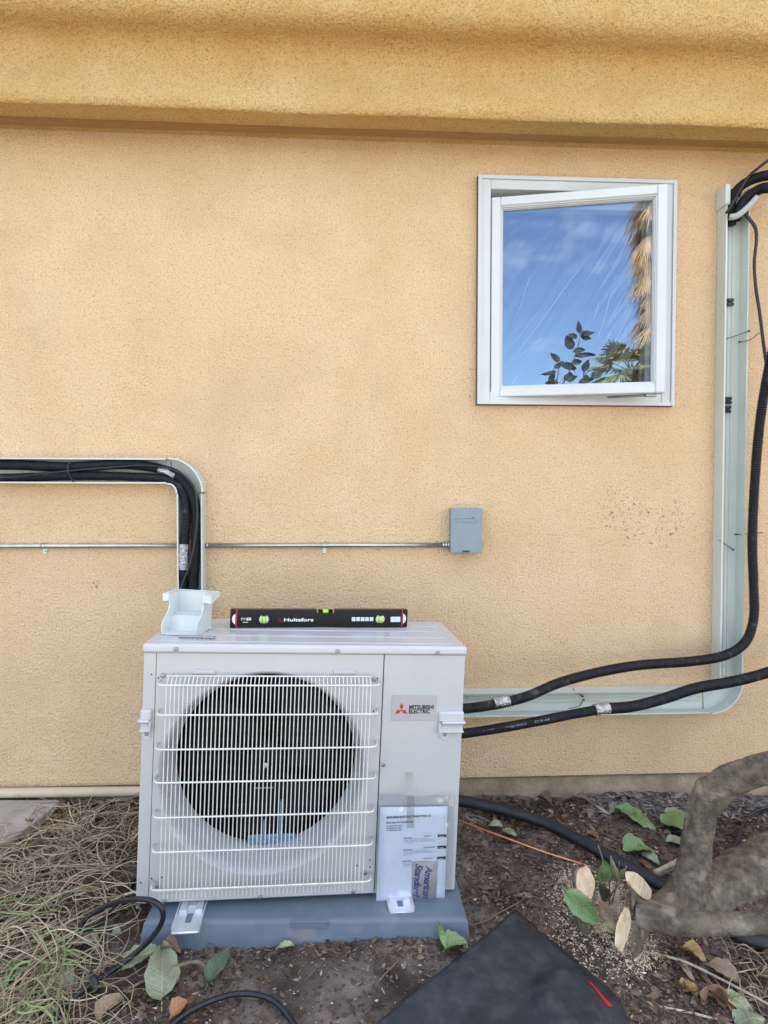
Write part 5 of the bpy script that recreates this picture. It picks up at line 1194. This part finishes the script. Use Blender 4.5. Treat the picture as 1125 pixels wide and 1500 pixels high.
for (u0, v0, u1, v1, wd) in ((849, 489, 847, 470, 8), (850, 490, 871, 487, 10), (850, 492, 866, 497, 12), (845, 496, 832, 489, 9), (838, 512, 829, 492, 14), (840, 515, 857, 513, 11), (842, 521, 872, 521, 10), (836, 530, 842, 545, 0.1), (820, 530, 806, 518, 9), (822, 535, 844, 541, 14), (838, 532, 852, 530, 12), (815, 545, 793, 549, 8), (855, 545, 862, 527, 11), (825, 556, 846, 552, 14), (848, 560, 870, 556, 12), (818, 560, 798, 562, 11), (866, 553, 882, 548, 12), (812, 540, 826, 530, 9), (835, 560, 836, 545, 10), (860, 562, 858, 548, 9), (806, 560, 812, 545, 9)):
    a, b = RF(u0, v0, D0), RF(u1, v1, D0 + .03); L0 = (b - a).length; px_ = L0 / max(1, math.hypot(u1 - u0, v1 - v0)); d = (b - a).normalized(); x_ = d.cross(Vector((0, 1, .4))).normalized()
    o = leaf_mesh(L0, max(.02, wd * px_), fold=.1, bend=.03, seed=int(u0 + v0)).build('leaf_blade', M_sh); o.matrix_world = Matrix.Translation(a) @ Matrix((x_, d, x_.cross(d))).transposed().to_4x4(); dr(o, shr)
# fan palms: trunk with hanging dead fronds, and a lower green one
def fan(mb, c, d, up, R_, n=22, spread=2.5, droop=.25, seed=0):
    r_ = random.Random(seed); d = d.normalized(); x_ = d.cross(up).normalized(); z_ = x_.cross(d)
    for i in range(n):
        t = (i / (n - 1) - .5) * spread; dr_ = d * math.cos(t) + x_ * math.sin(t); L0 = R_ * r_.uniform(.8, 1.05) * (1 - .15 * abs(t)); w_ = R_ * (.035 if n > 18 else .016)
        s_ = dr_.cross(z_).normalized(); o_ = len(mb.v); pr2 = []
        for k in range(5):
            q = k / 4; p = c + dr_ * L0 * q + Vector((0, 0, -1)) * droop * L0 * q * q * r_.uniform(.6, 1.4); ww = w_ * (.25 + .9 * math.sin(math.pi * min(1, q * .8 + .12))) * (1 if q < 1 else .05)
            mb.v += [tuple(p - s_ * ww), tuple(p + z_ * ww * .5), tuple(p + s_ * ww)]
        for k in range(4): j = o_ + 3 * k; mb.f += [(j, j + 1, j + 4, j + 3), (j + 1, j + 2, j + 5, j + 4)]; mb.sm += [False, False]
M_pg = leafmat('palm green', (.20, .22, .06), (.34, .32, .10), .45); M_pd = leafmat('dead palm', (.80, .52, .22), (.60, .34, .14), .7)
def palm(name, u, vtop, dist, ngreen, ndead, R_, label, dead_span):
    tpn = RF(u, vtop, dist); base = Vector((tpn.x, tpn.y, -.05)); root = tag(empty(name, base), label, 'palm')
    mb = MB(); n_ = 40; mb.tube([base.lerp(tpn, i / n_) for i in range(n_ + 1)], [.17 * (1 + .06 * (i % 2)) for i in range(n_ + 1)], 12); dr(mb.build('trunk', M_bark), root)
    r_ = random.Random(int(u))
    for k in range(ngreen):
        a = 2.4 * k; e_ = .9 - 1.3 * k / ngreen; d = Vector((math.cos(a) * math.cos(e_), math.sin(a) * math.cos(e_), math.sin(e_))); c = tpn + d * R_ * .7
        mb = MB(); mb.tube([tpn, tpn + d * R_ * .35 , c], .012, 5); fan(mb, c, d, Vector((0, 0, 1)), R_, seed=k, droop=.3); dr(mb.build('frond', M_pg), root)
    for k in range(ndead):
        a = 2.4 * k + 1; z = tpn.z - dead_span * (k + r_.uniform(-.8, 1.8)) / ndead; a += r_.uniform(-1, 1); o_ = Vector((tpn.x, tpn.y, z)); d = Vector((math.cos(a) * .55, math.sin(a) * .55, -.85)).normalized(); c = o_ + d * R_ * r_.uniform(.2, .6)
        mb = MB(); mb.tube([o_, c], .012, 5); fan(mb, c, d, Vector((math.cos(a), math.sin(a), .3)), R_ * r_.uniform(.5, 1.05), n=18, spread=r_.uniform(1.0, 2.4), droop=.3, seed=50 + k); dr(mb.build('dead_frond', M_pd), root)
palm('fan_palm', 958, 215, 9.0, 14, 44, .62, 'tall fan palm with hanging dead fronds mirrored at the right of the window pane', 3.2)
palm('fan_palm', 925, 545, 8.0, 16, 6, .50, 'low green fan palm mirrored in the lower right of the window pane', .6)
